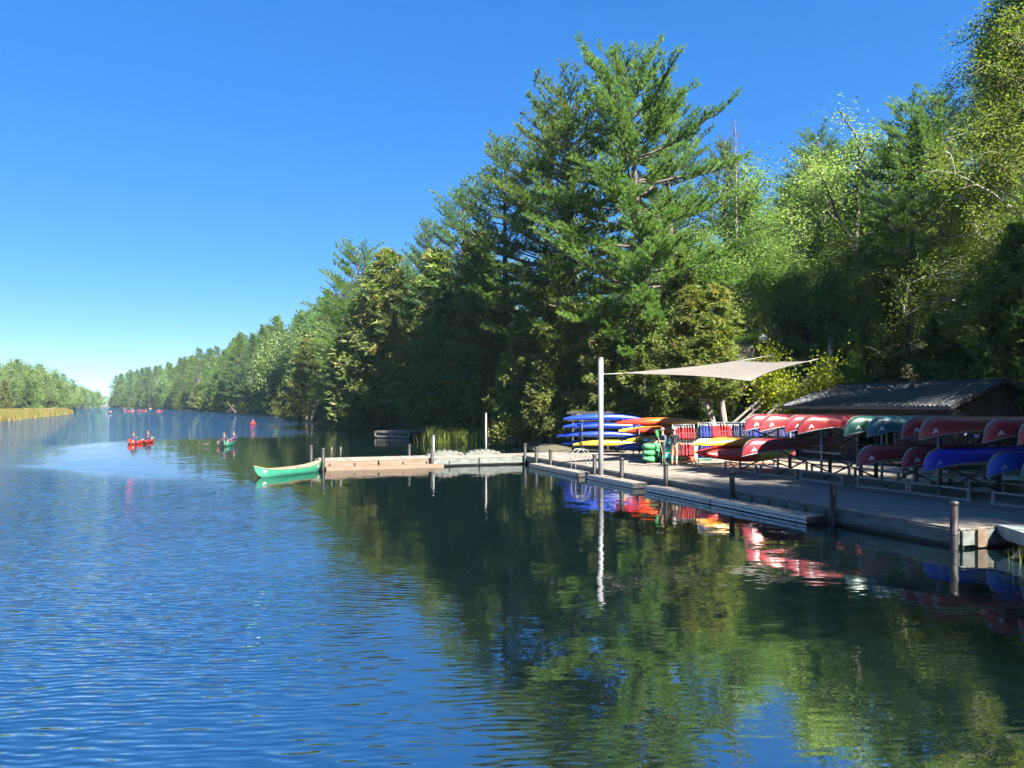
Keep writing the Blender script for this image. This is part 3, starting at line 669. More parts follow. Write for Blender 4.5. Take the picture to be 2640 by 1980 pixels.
# shrubs on the slope and along the shore
for i in range(46):
    px = r.uniform(1790, 2060); d = r.uniform(45, 56); t = at(px, 1000, d); x, y = t.x, t.y
    k = r.choice([0, 1, 2, 2, 0]); s = r.uniform(.5, .95)
    plant('slope_bush', SHRUBS[k], (x, y, gz(x, y) - .05), r.uniform(0, 6.28), s, 'low weedy bush on the sunlit slope left of the stairs', 'bush', 'weedy bushes on the slope', ('stems', 'foliage'))
for i in range(26):
    x, y = shore_pt(60 + 62 * i / 26, r.uniform(-.2, 2.0)); s = r.uniform(.6, 1.3)
    plant('shore_bush', SHRUBS[i % 4], (x, y, gz(x, y) - .05), r.uniform(0, 6.28), s, 'bush overhanging the shaded shore behind the back dock', 'bush', 'bushes along the shaded shore', ('stems', 'foliage'))
for i, (px, py) in enumerate([(700, 1075), (830, 1082), (905, 1088), (755, 1078), (640, 1068)]):
    p = on(px, py); plant('shore_bush', SHRUBS[0], (p.x + 2, p.y + 1, 0.05), i, 1.6 + .3 * i % 2, ['yellowish bush at the water under the dead tree', 'bush at the water right of the dead tree', 'bush at the water well right of the dead tree', 'small bush directly beneath the bleached dead tree', 'bush at the water left of the dead tree'][i], 'bush', None, ('stems', 'foliage'))
# reeds
rg = np.random.default_rng(3); n = 26000
ys = rg.uniform(140, 430, n) ; idx = np.array([int(np.argmin(np.abs(DL[:, 1] - q))) for q in ys[:400]])
def left_pts(n, y0, y1, s0, s1):
    yy = rg.uniform(y0, y1, n); xs = np.interp(yy, SHORE_L[1:7, 1], SHORE_L[1:7, 0]); s = rg.uniform(s0, s1, n)
    q = np.stack([xs, yy], 1) + s[:, None] * DIR_L
    return np.concatenate([q, h_left(s, q[:, 0], q[:, 1])[:, None]], 1)
P = left_pts(34000, 100, 428, -2.5, 46) ; P[:, 2] = np.maximum(P[:, 2], -.1)
tag(link('golden_reeds', reed_mesh(61, P, 1.5, 'reed', 1, .22)), 'golden reed bed along the left bank', 'reeds', kind='stuff')
for i, (px, py, wd, lb) in enumerate([(1128, 1142, 1.1, 'clump of green reeds by the shore nearest the swim raft'), (1258, 1146, 1.3, 'bright green reed clump left of the tall white mast'),
                                (945, 1100, 1.6, 'pale reed clump at the shore left of the swim raft'), (1190, 1143, 1.0, 'sparse reed clump between the two green reed clumps')]):
    p = on(px, py); rg2 = np.random.default_rng(i); n = 260
    Q = np.concatenate([rg2.normal(0, wd * .5, (n, 2)), np.zeros((n, 1))], 1)
    o = link('reed_clump', reed_mesh(70 + i, Q, 1.35, 'reed_green', 1, .05), loc=(p.x, p.y, -.05)); tag(o, lb, 'reeds', kind='stuff')
# water weeds by the near corner
rg2 = np.random.default_rng(8); Q = np.concatenate([rg2.normal(0, .10, (7, 2)), np.zeros((7, 1))], 1); p = on(2622, 1455)
tag(link('water_grass', reed_mesh(80, Q, .48, 'reed_green', 1, .010), loc=(p.x, p.y, -.03)), 'few thin grass stalks standing in the water by the near corner', 'grass')

# bleached dead tree and snags
def snag(seed, H, spread, lean, n=46):
    rg = np.random.default_rng(seed); m = MB()
    ax = lambda q: np.array((lean[0] * q, lean[1] * q, H * q))
    m.tube([tuple(ax(q)) for q in np.linspace(-.02, 1, 9)], [.12 * (1 - q) + .015 for q in np.linspace(0, 1, 9)], 6)
    for k in range(n):
        q = .08 + .9 * k / n; a = k * 2.4; L = spread * (1 - q) ** .7 * rg.uniform(.5, 1.2); d = np.array((math.cos(a), math.sin(a), rg.uniform(-.25, .2)))
        b = curve3(ax(q), d, L, -.12, 5, rg, .15); m.tube(b.tolist(), [.035, .028, .02, .014, .007], 4, cap=False)
        for j in range(3):
            c = curve3(b[2 + j % 3], d + rg.normal(0, .6, 3), L * .4, 0, 4, rg, .15); m.tube(c.tolist(), [.014, .011, .008, .004], 3, cap=False)
    return m
p = on(748, 1082); tag(link('dead_tree', snag(1, 11, 3.2, (.8, 0)).mesh('dead_tree', M['deadwood']), loc=(p.x, p.y, -.2)), 'bleached leafless dead conifer at the far shore', 'dead tree')
p = on(800, 1084); tag(link('dead_tree', snag(2, 6.5, 4.0, (2.5, -1), 30).mesh('dead_tree', M['deadwood']), loc=(p.x, p.y, -.2)), 'bleached fallen tangle of dead branches beside the dead conifer', 'dead tree')
p = on(612, 1068); tag(link('dead_tree', snag(3, 4.5, 2.0, (-3, -1.5), 16).mesh('dead_tree', M['deadwood']), loc=(p.x, p.y, -.2)), 'pale dead tree leaning out over the far water', 'dead tree')
p = on(63, 1064); m = MB(); m.tube([(0, 0, .9), (2.5, .4, .55), (5, 1, .6), (8, 2, .8), (10.5, 3, 1.3)], [.38, .34, .3, .22, .1], 7)
tag(link('fallen_log', m.mesh('fallen_log', M['deadwood']), loc=(p.x, p.y, .6)), 'pale fallen log lying on the reeds of the left bank', 'log')
m = MB(); rg = np.random.default_rng(4); p = at(1895, 268, 62); zb = gz(p.x, p.y); hh = p.z - zb - 1.2
m.tube([(0, 0, -.3), (.15, 0, hh * .5), (.05, .1, hh)], [.16, .10, .03], 6)
for k in range(26):
    q = rg.uniform(.72, 1); a = k * 2.4; b = curve3(np.array((0.05, .05, hh * q)), np.array((math.cos(a) * .45, math.sin(a) * .45, .9)), 5.0 * (1.12 - q) + .6, 0, 5, rg, .2); m.tube(b.tolist(), [.024, .018, .013, .008, .004], 3, cap=False)
tag(link('bare_tree', m.mesh('bare_tree', M['bark']), loc=(p.x, p.y, zb)), 'leafless twiggy tree top on the skyline right of the tallest pine', 'dead tree')
# ------------------------------------------------------------------ materials of built things
KALB = 0.56                                # the photograph is exposed for the shaded wood: built things keep moderate base colours
_surf = surf
def surf(name, c1, c2=None, *a, **k):
    f = lambda c: tuple(x * KALB for x in c) if c else None
    return _surf(name, f(c1), f(c2), *a, **k)
def paint(name, c, rough=0.35, var=0.78, coat=0.0):
    k = 1.55
    return surf(name, tuple(x * k for x in c), tuple(x * var * k for x in c), 3.0, rough, coat=coat, detail=9)
M['deck'] = surf('weathered deck boards', (0.31, 0.27, 0.22), (0.16, 0.14, 0.115), 3.0, 0.85, bump=0.35, stretch=(6, 0.35, 3), rnd=0.22, detail=9)
M['fascia'] = surf('algae stained fascia board', (0.19, 0.215, 0.20), (0.07, 0.08, 0.068), 2.2, 0.8, bump=0.4, stretch=(1, 0.6, 2.5), rnd=0.1, detail=9)
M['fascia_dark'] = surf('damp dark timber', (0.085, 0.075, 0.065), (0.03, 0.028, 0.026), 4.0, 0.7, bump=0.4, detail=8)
M['tan_wood'] = surf('new brown timber', (0.23, 0.155, 0.105), (0.145, 0.095, 0.062), 3.0, 0.8, bump=0.3, stretch=(0.5, 5, 5))
M['grey_wood'] = surf('grey timber', (0.25, 0.225, 0.20), (0.12, 0.105, 0.09), 3.5, 0.85, bump=0.35, stretch=(4, 4, 0.5), rnd=0.15, detail=8)
M['pile'] = surf('black plastic sleeved pile', (0.024, 0.022, 0.024), (0.012, 0.011, 0.012), 5.0, 0.6, bump=0.15, spec=0.3)
M['pile_cap'] = surf('pile cap', (0.035, 0.032, 0.033), None, 5.0, 0.5)
M['alu'] = surf('aluminium', (0.55, 0.57, 0.58), (0.40, 0.42, 0.43), 5.0, 0.35, metal=0.85)
M['alu_dull'] = surf('galvanised steel', (0.36, 0.38, 0.40), (0.22, 0.235, 0.25), 9.0, 0.5, metal=0.5)
M['steel_dark'] = surf('dark steel brace', (0.10, 0.105, 0.11), (0.05, 0.052, 0.056), 8.0, 0.55, metal=0.4)
M['white_pole'] = surf('white painted pole', (0.27, 0.27, 0.275), (0.20, 0.20, 0.205), 2.0, 0.45)
M['sail'] = surf('sail cloth', (0.155, 0.137, 0.123), (0.135, 0.119, 0.107), 1.2, 0.85, detail=3)
M['rope'] = surf('rope', (0.45, 0.42, 0.36), None, 20, 0.9)
M['rope_dark'] = surf('dark strap', (0.10, 0.09, 0.085), None, 20, 0.8)
M['rope_green'] = surf('green webbing', (0.22, 0.24, 0.05), None, 20, 0.8)
M['rubber'] = surf('black rubber', (0.02, 0.02, 0.02), None, 8, 0.6)
M['plastic_grey'] = surf('pale grey float plastic', (0.15, 0.155, 0.14), (0.105, 0.11, 0.10), 2.5, 0.55)
M['ramp'] = surf('blue grey ramp plastic', (0.38, 0.42, 0.41), (0.29, 0.33, 0.33), 2.0, 0.5)
M['white'] = surf('white', (0.78, 0.78, 0.76), (0.68, 0.68, 0.66), 6, 0.5)
M['black'] = surf('black', (0.012, 0.012, 0.014), None, 6, 0.5)
M['logo_blue'] = surf('pale blue print', (0.25, 0.45, 0.70), None, 6, 0.5)
RED = [(0.34, 0.028, 0.032), (0.29, 0.024, 0.034), (0.40, 0.034, 0.030), (0.23, 0.018, 0.028)]
M['c_red'] = paint('red canoe', RED[0]); M['c_red2'] = paint('deep red canoe', RED[1]); M['c_red3'] = paint('bright red canoe', (0.42, 0.03, 0.022)); M['c_maroon'] = paint('dark red canoe', (0.20, 0.016, 0.026))
M['c_green'] = paint('dark green canoe', (0.014, 0.085, 0.062)); M['c_teal'] = paint('blue green canoe', (0.012, 0.095, 0.12)); M['c_blue'] = paint('blue canoe', (0.012, 0.020, 0.42)); M['c_blue2'] = paint('mid blue canoe', (0.012, 0.055, 0.40))
M['c_jade'] = paint('jade green canoe', (0.018, 0.15, 0.095)); M['c_dark'] = paint('black canoe', (0.02, 0.025, 0.03))
M['trim'] = surf('tan skid plate', (0.42, 0.33, 0.25), (0.30, 0.23, 0.18), 8, 0.6); M['wood_trim'] = surf('ash gunwale', (0.40, 0.29, 0.18), (0.28, 0.19, 0.11), 8, 0.5)
M['inside'] = surf('canoe inside', (0.24, 0.22, 0.18), (0.16, 0.14, 0.11), 5, 0.7)
M['k_blue'] = paint('blue kayak', (0.010, 0.045, 0.46), 0.33); M['k_blue2'] = paint('dark blue kayak', (0.008, 0.032, 0.22), 0.33); M['k_yellow'] = paint('mustard kayak', (0.46, 0.32, 0.025), 0.35)
M['k_green'] = paint('green sit-on kayak', (0.07, 0.34, 0.12), 0.4); M['k_redp'] = paint('red sit-on kayak', (0.56, 0.07, 0.045), 0.4); M['k_redb'] = paint('red kayak', (0.50, 0.03, 0.03), .35)
M['k_fire'] = fade('red to orange kayak', [(0.12, (0.55, 0.025, 0.012)), (0.42, (0.55, 0.08, 0.012)), (0.62, (0.42, 0.17, 0.05)), (0.9, (0.50, 0.25, 0.05))])
M['k_fire2'] = fade('red to yellow kayak', [(0.15, (0.50, 0.02, 0.015)), (0.48, (0.52, 0.05, 0.012)), (0.60, (0.55, 0.36, 0.03)), (0.9, (0.58, 0.44, 0.05))])
M['k_sun'] = fade('orange to red kayak', [(0.08, (0.62, 0.36, 0.04)), (0.30, (0.66, 0.30, 0.03)), (0.55, (0.62, 0.10, 0.03)), (0.9, (0.55, 0.05, 0.02))])
M['k_lime'] = fade('turquoise to lime kayak', [(0.05, (0.02, 0.36, 0.62)), (0.30, (0.06, 0.55, 0.55)), (0.55, (0.48, 0.62, 0.10)), (0.72, (0.20, 0.62, 0.48)), (0.95, (0.03, 0.48, 0.66))])
M['skin'] = surf('skin', (0.46, 0.27, 0.19), (0.40, 0.22, 0.15), 8, 0.55); M['hair'] = surf('brown hair', (0.05, 0.03, 0.02), None, 30, 0.6)
for nm, c in dict(navy=(0.02, 0.022, 0.05), greyshirt=(0.10, 0.115, 0.13), blackshirt=(0.012, 0.013, 0.018), darkpants=(0.014, 0.017, 0.035), khaki=(0.36, 0.25, 0.15), tee_white=(0.62, 0.62, 0.60),
                  cap=(0.20, 0.17, 0.15), vest_blue=(0.02, 0.045, 0.26), vest_red=(0.42, 0.02, 0.03), vest_navy=(0.03, 0.03, 0.10), vest_maroon=(0.20, 0.02, 0.03), shoe=(0.05, 0.04, 0.05), tee_red=(0.45, 0.05, 0.06), tee_grey=(0.3, 0.3, 0.32)).items():
    M[nm] = surf(nm, c, tuple(x * .8 for x in c), 14, 0.85, bump=0.1)
M['shed_wall'] = surf('dark brown shed boards', (0.036, 0.031, 0.030), (0.019, 0.016, 0.016), 4, 0.85, stretch=(4, 4, .5), bump=.3, rnd=.15)
M['shed_trim'] = surf('fascia trim', (0.15, 0.135, 0.125), (0.11, 0.10, 0.09), 3, 0.7)
M['roof_metal'] = surf('corrugated steel roof', (0.080, 0.088, 0.104), (0.048, 0.053, 0.064), 1.6, 0.55, metal=0.0, spec=0.3, detail=8)
M['cabin_roof'] = surf('pinkish shingle roof', (0.40, 0.31, 0.27), (0.28, 0.21, 0.18), 3, 0.9)
M['cream'] = surf('cream board', (0.44, 0.40, 0.30), (0.34, 0.30, 0.22), 4, 0.8)
M['orange'] = surf('orange paint', (0.52, 0.17, 0.02), None, 6, 0.5); M['orange_cart'] = surf('rusty orange steel', (0.45, 0.16, 0.05), (0.25, 0.08, 0.03), 8, 0.6)
M['pallet'] = surf('raw lumber', (0.36, 0.30, 0.21), (0.24, 0.19, 0.13), 4, 0.9, rnd=.15, bump=.3)

# ------------------------------------------------------------------ dock
dock = empty('dock', A0, PHI); tag(dock, 'long grey plank dock with an arm reaching left into the water', 'dock')
rr = random.Random(2)
pw, gap = 0.20, 0.008                     # planks run along the edge
segs = [(0.0, 4.8), (4.8, 9.6), (9.6, 14.4), (14.4, 19.2), (19.2, 24.0), (24.0, 29.0)]
pm_cache = {}
def plank(L, wd, along='Y'):
    k = (round(L, 2), round(wd, 3), along)
    if k not in pm_cache:
        b = MB(); d = (wd, L, 0.04) if along == 'Y' else (L, wd, 0.04); b.box((0, 0, 0), d); me = b.mesh('plank', M['deck'])
        bm = bmesh.new(); bm.from_mesh(me); bmesh.ops.bevel(bm, geom=bm.edges[:], offset=0.006, segments=1, affect='EDGES'); bm.to_mesh(me); bm.free(); pm_cache[k] = me
    return pm_cache[k]
nrow = 38
for i in range(nrow):
    v = pw / 2 + i * pw
    sh = [0, 1.6, 3.2][i % 3]
    cuts = [0.0] + [c for c in np.arange(4.8 - sh if sh else 4.8, 28.6, 4.8)] + [29.0]
    for a, b in zip(cuts[:-1], cuts[1:]):
        if b - a < .3: continue
        o = link('plank', plank(b - a - .012, pw - gap), dock, (v, (a + b) / 2, DZ - .02 + rr.uniform(-.003, .003)))
for i in range(55):                       # arm: planks across its width
    v = -0.1 - i * pw
    link('plank', plank(2.3 - .012, pw - gap, 'Y'), dock, (v - .004, 27.85, DZ - .02 + rr.uniform(-.003, .003)))
def fas(a, b, z0, z1, mat, th=.05, name='fascia_board'):
    m = MB(); a, b = Vector((*a, (z0 + z1) / 2)), Vector((*b, (z0 + z1) / 2)); d = b - a
    m.box((a + b) / 2, (d.length, th, z1 - z0), math.atan2(d.y, d.x)); return m.build(name, mat, dock)
for j in range(9):
    a, b = j * 26.7 / 9, (j + 1) * 26.7 / 9
    fas((-.03, a + .01), (-.03, b - .01), .10, DZ - .045, M['fascia' if j % 3 else 'fascia']); 
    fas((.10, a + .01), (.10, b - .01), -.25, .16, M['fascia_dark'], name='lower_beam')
for j in range(4):
    a, b = -10.9 * j / 4, -10.9 * (j + 1) / 4
    fas((a - .06, 26.67), (b + .01, 26.67), .10, DZ - .045, M['tan_wood' if j > 1 else 'fascia'])
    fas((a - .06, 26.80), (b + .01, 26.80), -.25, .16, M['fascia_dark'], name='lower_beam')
fas((-11.12, 26.7), (-11.12, 29.0), .08, DZ - .045, M['tan_wood']); fas((0, -.03), (7.6, -.03), .08, DZ - .045, M['fascia'])
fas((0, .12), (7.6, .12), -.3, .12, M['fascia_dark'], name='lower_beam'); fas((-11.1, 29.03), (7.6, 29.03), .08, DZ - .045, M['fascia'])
b = MB(); b.box((.55, -.09, .23), (.30, .07, .40)); b.build('corner_block', M['tan_wood'], dock)
for j in range(6):                        # dark brackets on the arm face and on the near face
    b = MB(); b.box((-4.4 - j * 1.25, 26.62, .24), (.08, .05, .16)); b.build('bracket', M['rubber'], dock)
for j in range(6):
    b = MB(); b.box((-.075, 4.1 + j * .8, .26), (.04, .06, .24)); b.build('bracket', M['rubber'], dock)
# low boarding steps alongside
def step(name, c, L, rz, label, brown=False):
    e = empty(name, c, rz); tag(e, label, 'boarding step')
    if brown:
        for k in range(2):
            b = MB(); b.box((0, -.14 + .27 * k, .15), (L, .25, .04)); b.build('board', M['tan_wood'], e)
        b = MB(); b.box((0, -.30, .06), (L, .05, .14)); b.build('edge_board', M['tan_wood'], e)
    else:
        for k in range(3):
            b = MB(); b.box((0, -.20 + .2 * k, .20), (L, .19, .035)); b.build('board', M['deck'], e)
        for z, h in ((.165, .09), (.06, .07)):
            b = MB(); b.box((0, .315, z), (L + .02, .05, h)); b.build('edge_rail', M['alu'], e)
        b = MB(); b.box((0, .02, .06), (L - .04, .5, .16)); b.build('float', M['rubber'], e)
        for s in (-1, 1):
            b = MB(); b.box((s * (L / 2 + .03), 0, .12), (.05, .62, .18)); b.build('end_cap', M['rubber'], e)
    return e
RY = PHI + math.pi / 2
for u0, u1, lb in ((4.1, 8.5, 'low aluminium-edged boarding step nearest to us along the dock'), (8.6, 12.7, 'low boarding step second from the near end of the dock'),
                   (13.6, 17.6, 'low boarding step left of the post beside the two people'), (18.6, 24.4, 'long boarding step at the foot of the white sail pole')):
    step('boarding_step', W(-.42, (u0 + u1) / 2), u1 - u0, RY, lb)
step('boarding_step', W(-7.9, 26.28), 6.0, PHI, 'brown timber boarding step along the sunlit end of the dock arm', True)

# mooring posts
def pile_mesh(h):
    b = MB(); b.tube([(0, 0, -1.2), (0, 0, h - .06)], .088, 14); return b.mesh('shaft', M['pile'])
capm = MB(); capm.tube([(0, 0, -.07), (0, 0, -.01), (0, 0, .015)], [.105, .105, .07], 14); capm = capm.mesh('cap', M['pile_cap'])
collm = MB(); collm.tube([(0, 0, 0), (0, 0, .03)], [.098, .098], 14); collm = collm.mesh('collar', M['pile_cap'])
def pile(v, u, h, lb, wd=1.0):
    e = empty('mooring_post', W(v, u)); e.scale = (wd, wd, 1); tag(e, lb, 'post', 'black mooring posts along the dock')
    sh = link('shaft', pile_mesh(h), e); link('cap', capm, sh, (0, 0, h)); link('collar', collm, sh, (0, 0, .34))
for v, u, h, lb in [(-.14, .05, 1.08, 'black mooring post at the near corner of the dock'), (-.14, 3.75, 1.15, 'black mooring post second from the near corner'), (-.14, 8.2, 1.10, 'black mooring post third from the near corner'),
                    (-.14, 12.2, 1.08, 'black mooring post fourth from the near corner, below the orange kayaks'), (-.14, 15.6, 1.05, 'black mooring post directly below the two standing people'), (-.14, 18.1, 1.05, 'black mooring post just right of the swim ladder'),
                    (-.14, 23.0, 1.0, 'black mooring post left of the white sail pole'), (-.14, 24.9, 1.0, 'black mooring post next to the inner corner of the dock'),
                    (-.12, 26.55, 1.12, 'black mooring post at the inner corner of the dock'), (-5.4, 26.5, 1.10, 'black mooring post in the middle of the dock arm'), (-11.0, 26.45, 1.10, 'black mooring post at the outer end of the arm by the green canoe'),
                    (-11.3, 29.1, 1.10, 'black mooring post behind the outer end of the arm'), (-6.0, 29.15, 1.05, 'black mooring post behind the middle of the arm')]:
    pile(v, u, h, lb)
b = MB(); b.tube([(0, 0, -1), (0, 0, 1.55)], .06, 10); o = b.build('grey_post', M['alu_dull']); o.location = W(-4.6, 29.2); tag(o, 'thin grey post behind the arm between the notched floats', 'post')
b = MB(); b.tube([(0, 0, -1), (0, 0, 2.75)], .055, 12); b.tube([(.0, 0, 2.75), (0, 0, 2.80)], [.07, .05], 12); o = b.build('mast', M['white_pole']); o.location = W(-1.35, 29.6); tag(o, 'tall white mast behind the arm near its inner corner', 'mast')
# swim ladders
def ladder(c, rz, lb, big=True):
    e = empty('swim_ladder', c, rz); tag(e, lb, 'ladder')
    for s in (-.24, .24):
        b = MB(); R = .38 if big else .10; z1 = .72 if big else .55
        arc = [(s, -.06, -.9), (s, -.06, z1 - R)] + [(s, -.06 + R - R * math.cos(t), z1 - R + R * math.sin(t)) for t in np.linspace(.3, math.pi, 9)] + [(s, -.06 + 2 * R, 0.0)]
        b.tube(arc, .022, 8); b.build('rail', M['alu' if not big else 'white_pole'], e)
    for k in range(3):
        b = MB(); b.box((0, -.06, -.28 - .25 * k), (.46, .07, .03)); b.build('rung', M['alu'], e)
    return e
ladder(W(-.08, 20.3, DZ), PHI - math.pi / 2, 'white hooped swim ladder at the dock edge beside the sail pole')
ladder(W(-10.0, 29.12, DZ), PHI + math.pi, 'small steel swim ladder on the back of the arm', False)
# notched float sections lying on the back of the arm
def float_section(v, lb, flip):
    pts = []; n = 26
    for i in range(n + 1):
        t = i / n; x = -1.05 + 2.1 * t; z = .34 * (math.sin(math.pi * min(1, t * 1.25 if not flip else (1 - t) * 1.25)) if t < .5 else math.sin(math.pi * min(1, .25 + .75 * t))) ** .6 if 0 < t < 1 else .05
        z = .06 + .24 * math.sin(math.pi * t) ** .55
        if i % 4 == 2: z -= .10
        pts.append((x, z))
    b = MB(); poly = [(-1.05, 0)] + pts + [(1.05, 0)]; k = len(poly)
    vs = [(x, -.22, z) for x, z in poly] + [(x, .22, z) for x, z in poly]
    b.add(vs, [tuple(range(k)), tuple(range(k, 2 * k))[::-1]] + [(i, (i + 1) % k, k + (i + 1) % k, k + i) for i in range(k)])
    o = b.build('float_section', M['plastic_grey']); o.location = W(v, 28.55, DZ); o.rotation_euler = (0, 0, PHI); tag(o, lb, 'dock float')
float_section(-4.1, 'pale notched plastic float lying on the arm, left one', False); float_section(-1.9, 'pale notched plastic float lying on the arm, right one', True)
# ramp at the near right corner
e = empty('ramp', W(1.12, -.02, 0)); tag(e, 'pale blue-grey plastic ramp leading off the near corner of the dock', 'ramp'); e.rotation_euler = (0, 0, -.12)
for k in range(12):
    b = MB(); y0, y1 = -.33 * k, -.33 * (k + 1) + .012
    zb = (.36, .22) if k == 0 else (.22, .20)
    b.add([(0, y0, .50), (1.5, y0, .50), (1.5, y1, .50), (0, y1, .50), (0, y0, zb[0]), (1.5, y0, zb[0]), (1.5, y1, zb[1]), (0, y1, zb[1])],
          [(0, 3, 2, 1), (4, 5, 6, 7), (0, 4, 7, 3), (1, 2, 6, 5), (0, 1, 5, 4), (3, 7, 6, 2)]); b.build('ramp_segment', M['ramp'], e)
# swim raft
e = empty('swim_raft', on(1035, 1128), -.42); tag(e, 'small wooden swim raft moored beyond the dock arm', 'raft'); e.scale = (1, 1, .78)
for k in range(11):
    b = MB(); b.box((0, -1.5 + .3 * k, .86), (4.0, .28, .05)); b.build('plank', M['deck'], e)
for z in (.76, .22):
    b = MB(); b.box((0, -1.68, z), (4.0, .06, .14)); b.build('side_rail', M['white_pole'] if z < .5 else M['grey_wood'], e)
    b = MB(); b.box((-2.03, 0, z), (.06, 3.4, .14)); b.build('side_rail', M['white_pole'], e)
for y in (-1.5, -.75, 0, .75, 1.5):
    b = MB(); b.box((-2.02, y, .49), (.07, .12, .40)); b.build('stud', M['white_pole'], e)
for x in (-1.95, 0, 1.95):
    b = MB(); b.box((x, -1.66, .49), (.12, .07, .40)); b.build('stud', M['grey_wood'], e)
b = MB(); b.box((0, 0, .35), (3.7, 3.1, .7)); b.build('float', M['rubber'], e)

# ------------------------------------------------------------------ canoes and kayaks
CN = {}
def canoe_meshes(L, wid, dep, rise, hull, gun='alu', upright=False):
    key = (L, hull, upright, gun)
    if key in CN: return CN[key]
    ER = .62; ns, nv = 40, 9
    hb = lambda x: wid / 2 * max(0.0, 1 - (abs(x) / (L / 2)) ** 2.3) ** .82 + .012
    def keel(x):
        u = (abs(x) - (L / 2 - ER)) / ER
        return 0.012 * (abs(x) / (L / 2)) ** 2 if u <= 0 else (dep + rise) * .96 * (1 - math.sqrt(max(0, 1 - min(1, u) ** 2))) + .012
    sheer = lambda x: dep + rise * (abs(x) / (L / 2)) ** 3.2
    xs = [L / 2 * math.sin(math.pi / 2 * (-1 + 2 * i / ns)) for i in range(ns + 1)]
    def pt(x, t, sgn, off=0.0):            # t 0 keel .. 1 gunwale
        b = hb(x) + off; k, s = keel(x), sheer(x); a = t * math.pi / 2
        y = b * math.sin(a) ** .62 * (1 + .06 * math.sin(t * math.pi)); z = k - off * (1 - t) + (s - k) * (1 - math.cos(a) ** 1.0) ** 1.15
        return Vector((x, sgn * y, z))
    def shell(off, flip):
        b = MB(); vs = []; m = 2 * nv + 1
        for x in xs:
            vs += [pt(x, 1 - i / nv, -1, off) for i in range(nv)] + [pt(x, 0, 1, off)] + [pt(x, (i + 1) / nv, 1, off) for i in range(nv)]
        fs = [(i * m + j, i * m + j + 1, (i + 1) * m + j + 1, (i + 1) * m + j) for i in range(ns) for j in range(m - 1)]
        b.add(vs, [f[::-1] for f in fs] if flip else fs, 0, True); return b
    parts = [('hull', shell(0, True).mesh('hull', M[hull])), ('lining', shell(-.012, False).mesh('lining', M['inside']))]
    for sg in (-1, 1):
        b = MB(); b.tube([pt(x, 1, sg) for x in xs], .018, 6); parts.append(('gunwale', b.mesh('gunwale', M[gun])))
    for sg in (-1, 1):                     # skid plate round each stem
        b = MB(); st = [x for x in np.linspace(L / 2 - .95, L / 2 - .002, 16)]; vs = []
        for x in st:
            for q in (-.10, 0, .10):
                p = pt(sg * x, abs(q), 1 if q > 0 else -1, .006); vs.append((p.x + sg * (.006 if x > L / 2 - .3 else 0), p.y, p.z - .004))
        fs = [(i * 3 + j, i * 3 + j + 1, (i + 1) * 3 + j + 1, (i + 1) * 3 + j) for i in range(15) for j in range(2)]
        b.add(vs, fs, 0, True); parts.append(('skid_plate', b.mesh('skid_plate', M['trim'])))
    for ex in (-1, 1):                     # winged white mark near each end, both sides
        for sg in (-1, 1):
            b = MB(); cx, t0 = L / 2 - .42, .86
            def lp(dx, dt): return pt(ex * (cx + dx), t0 - dt, sg, .006)
            outl = [(-.13, -.02), (-.10, -.055), (-.055, -.01), (-.03, .0), (0, -.03), (.03, .0), (.055, -.01), (.10, -.055), (.13, -.02), (.06, .085), (.025, .12), (0, .14), (-.025, .12), (-.06, .085)]
            outl = [(x * .75, y * 1.0) for x, y in outl]
            b.add([lp(*q) for q in outl], [(0, 1, 2, 13), (2, 3, 12, 13), (3, 4, 11, 12), (4, 5, 10, 11), (5, 6, 9, 10), (6, 7, 8, 9)]); parts.append(('logo', b.mesh('logo', M['white' if hull not in ('c_blue', 'c_blue2') else 'logo_blue'])))
    for x in ((-.95, .95, -1.55, 1.45) if upright else (0.0,)):
        b = MB(); w2 = hb(x) - .02; z = sheer(x) - (.05 if abs(x) < 1.2 else .10)
        b.box((x, 0, z), (.06 if abs(x) < 1.2 else .26, 2 * w2, .025)); parts.append(('thwart' if abs(x) < 1.2 else 'seat', b.mesh('thwart', M['wood_trim'])))
    CN[key] = parts; return parts
def canoe(parts, loc, rz, label, group=None, inv=False, pitch=0.0, roll=0.0, name='canoe', yawfix=0):
    e = empty(name, loc); e.rotation_mode = 'XYZ'
    e.rotation_euler = (math.pi + roll if inv else roll, pitch, rz); tag(e, label, 'canoe', group)
    for nm, me in parts: link(nm, me, e)
    return e
KN = {}
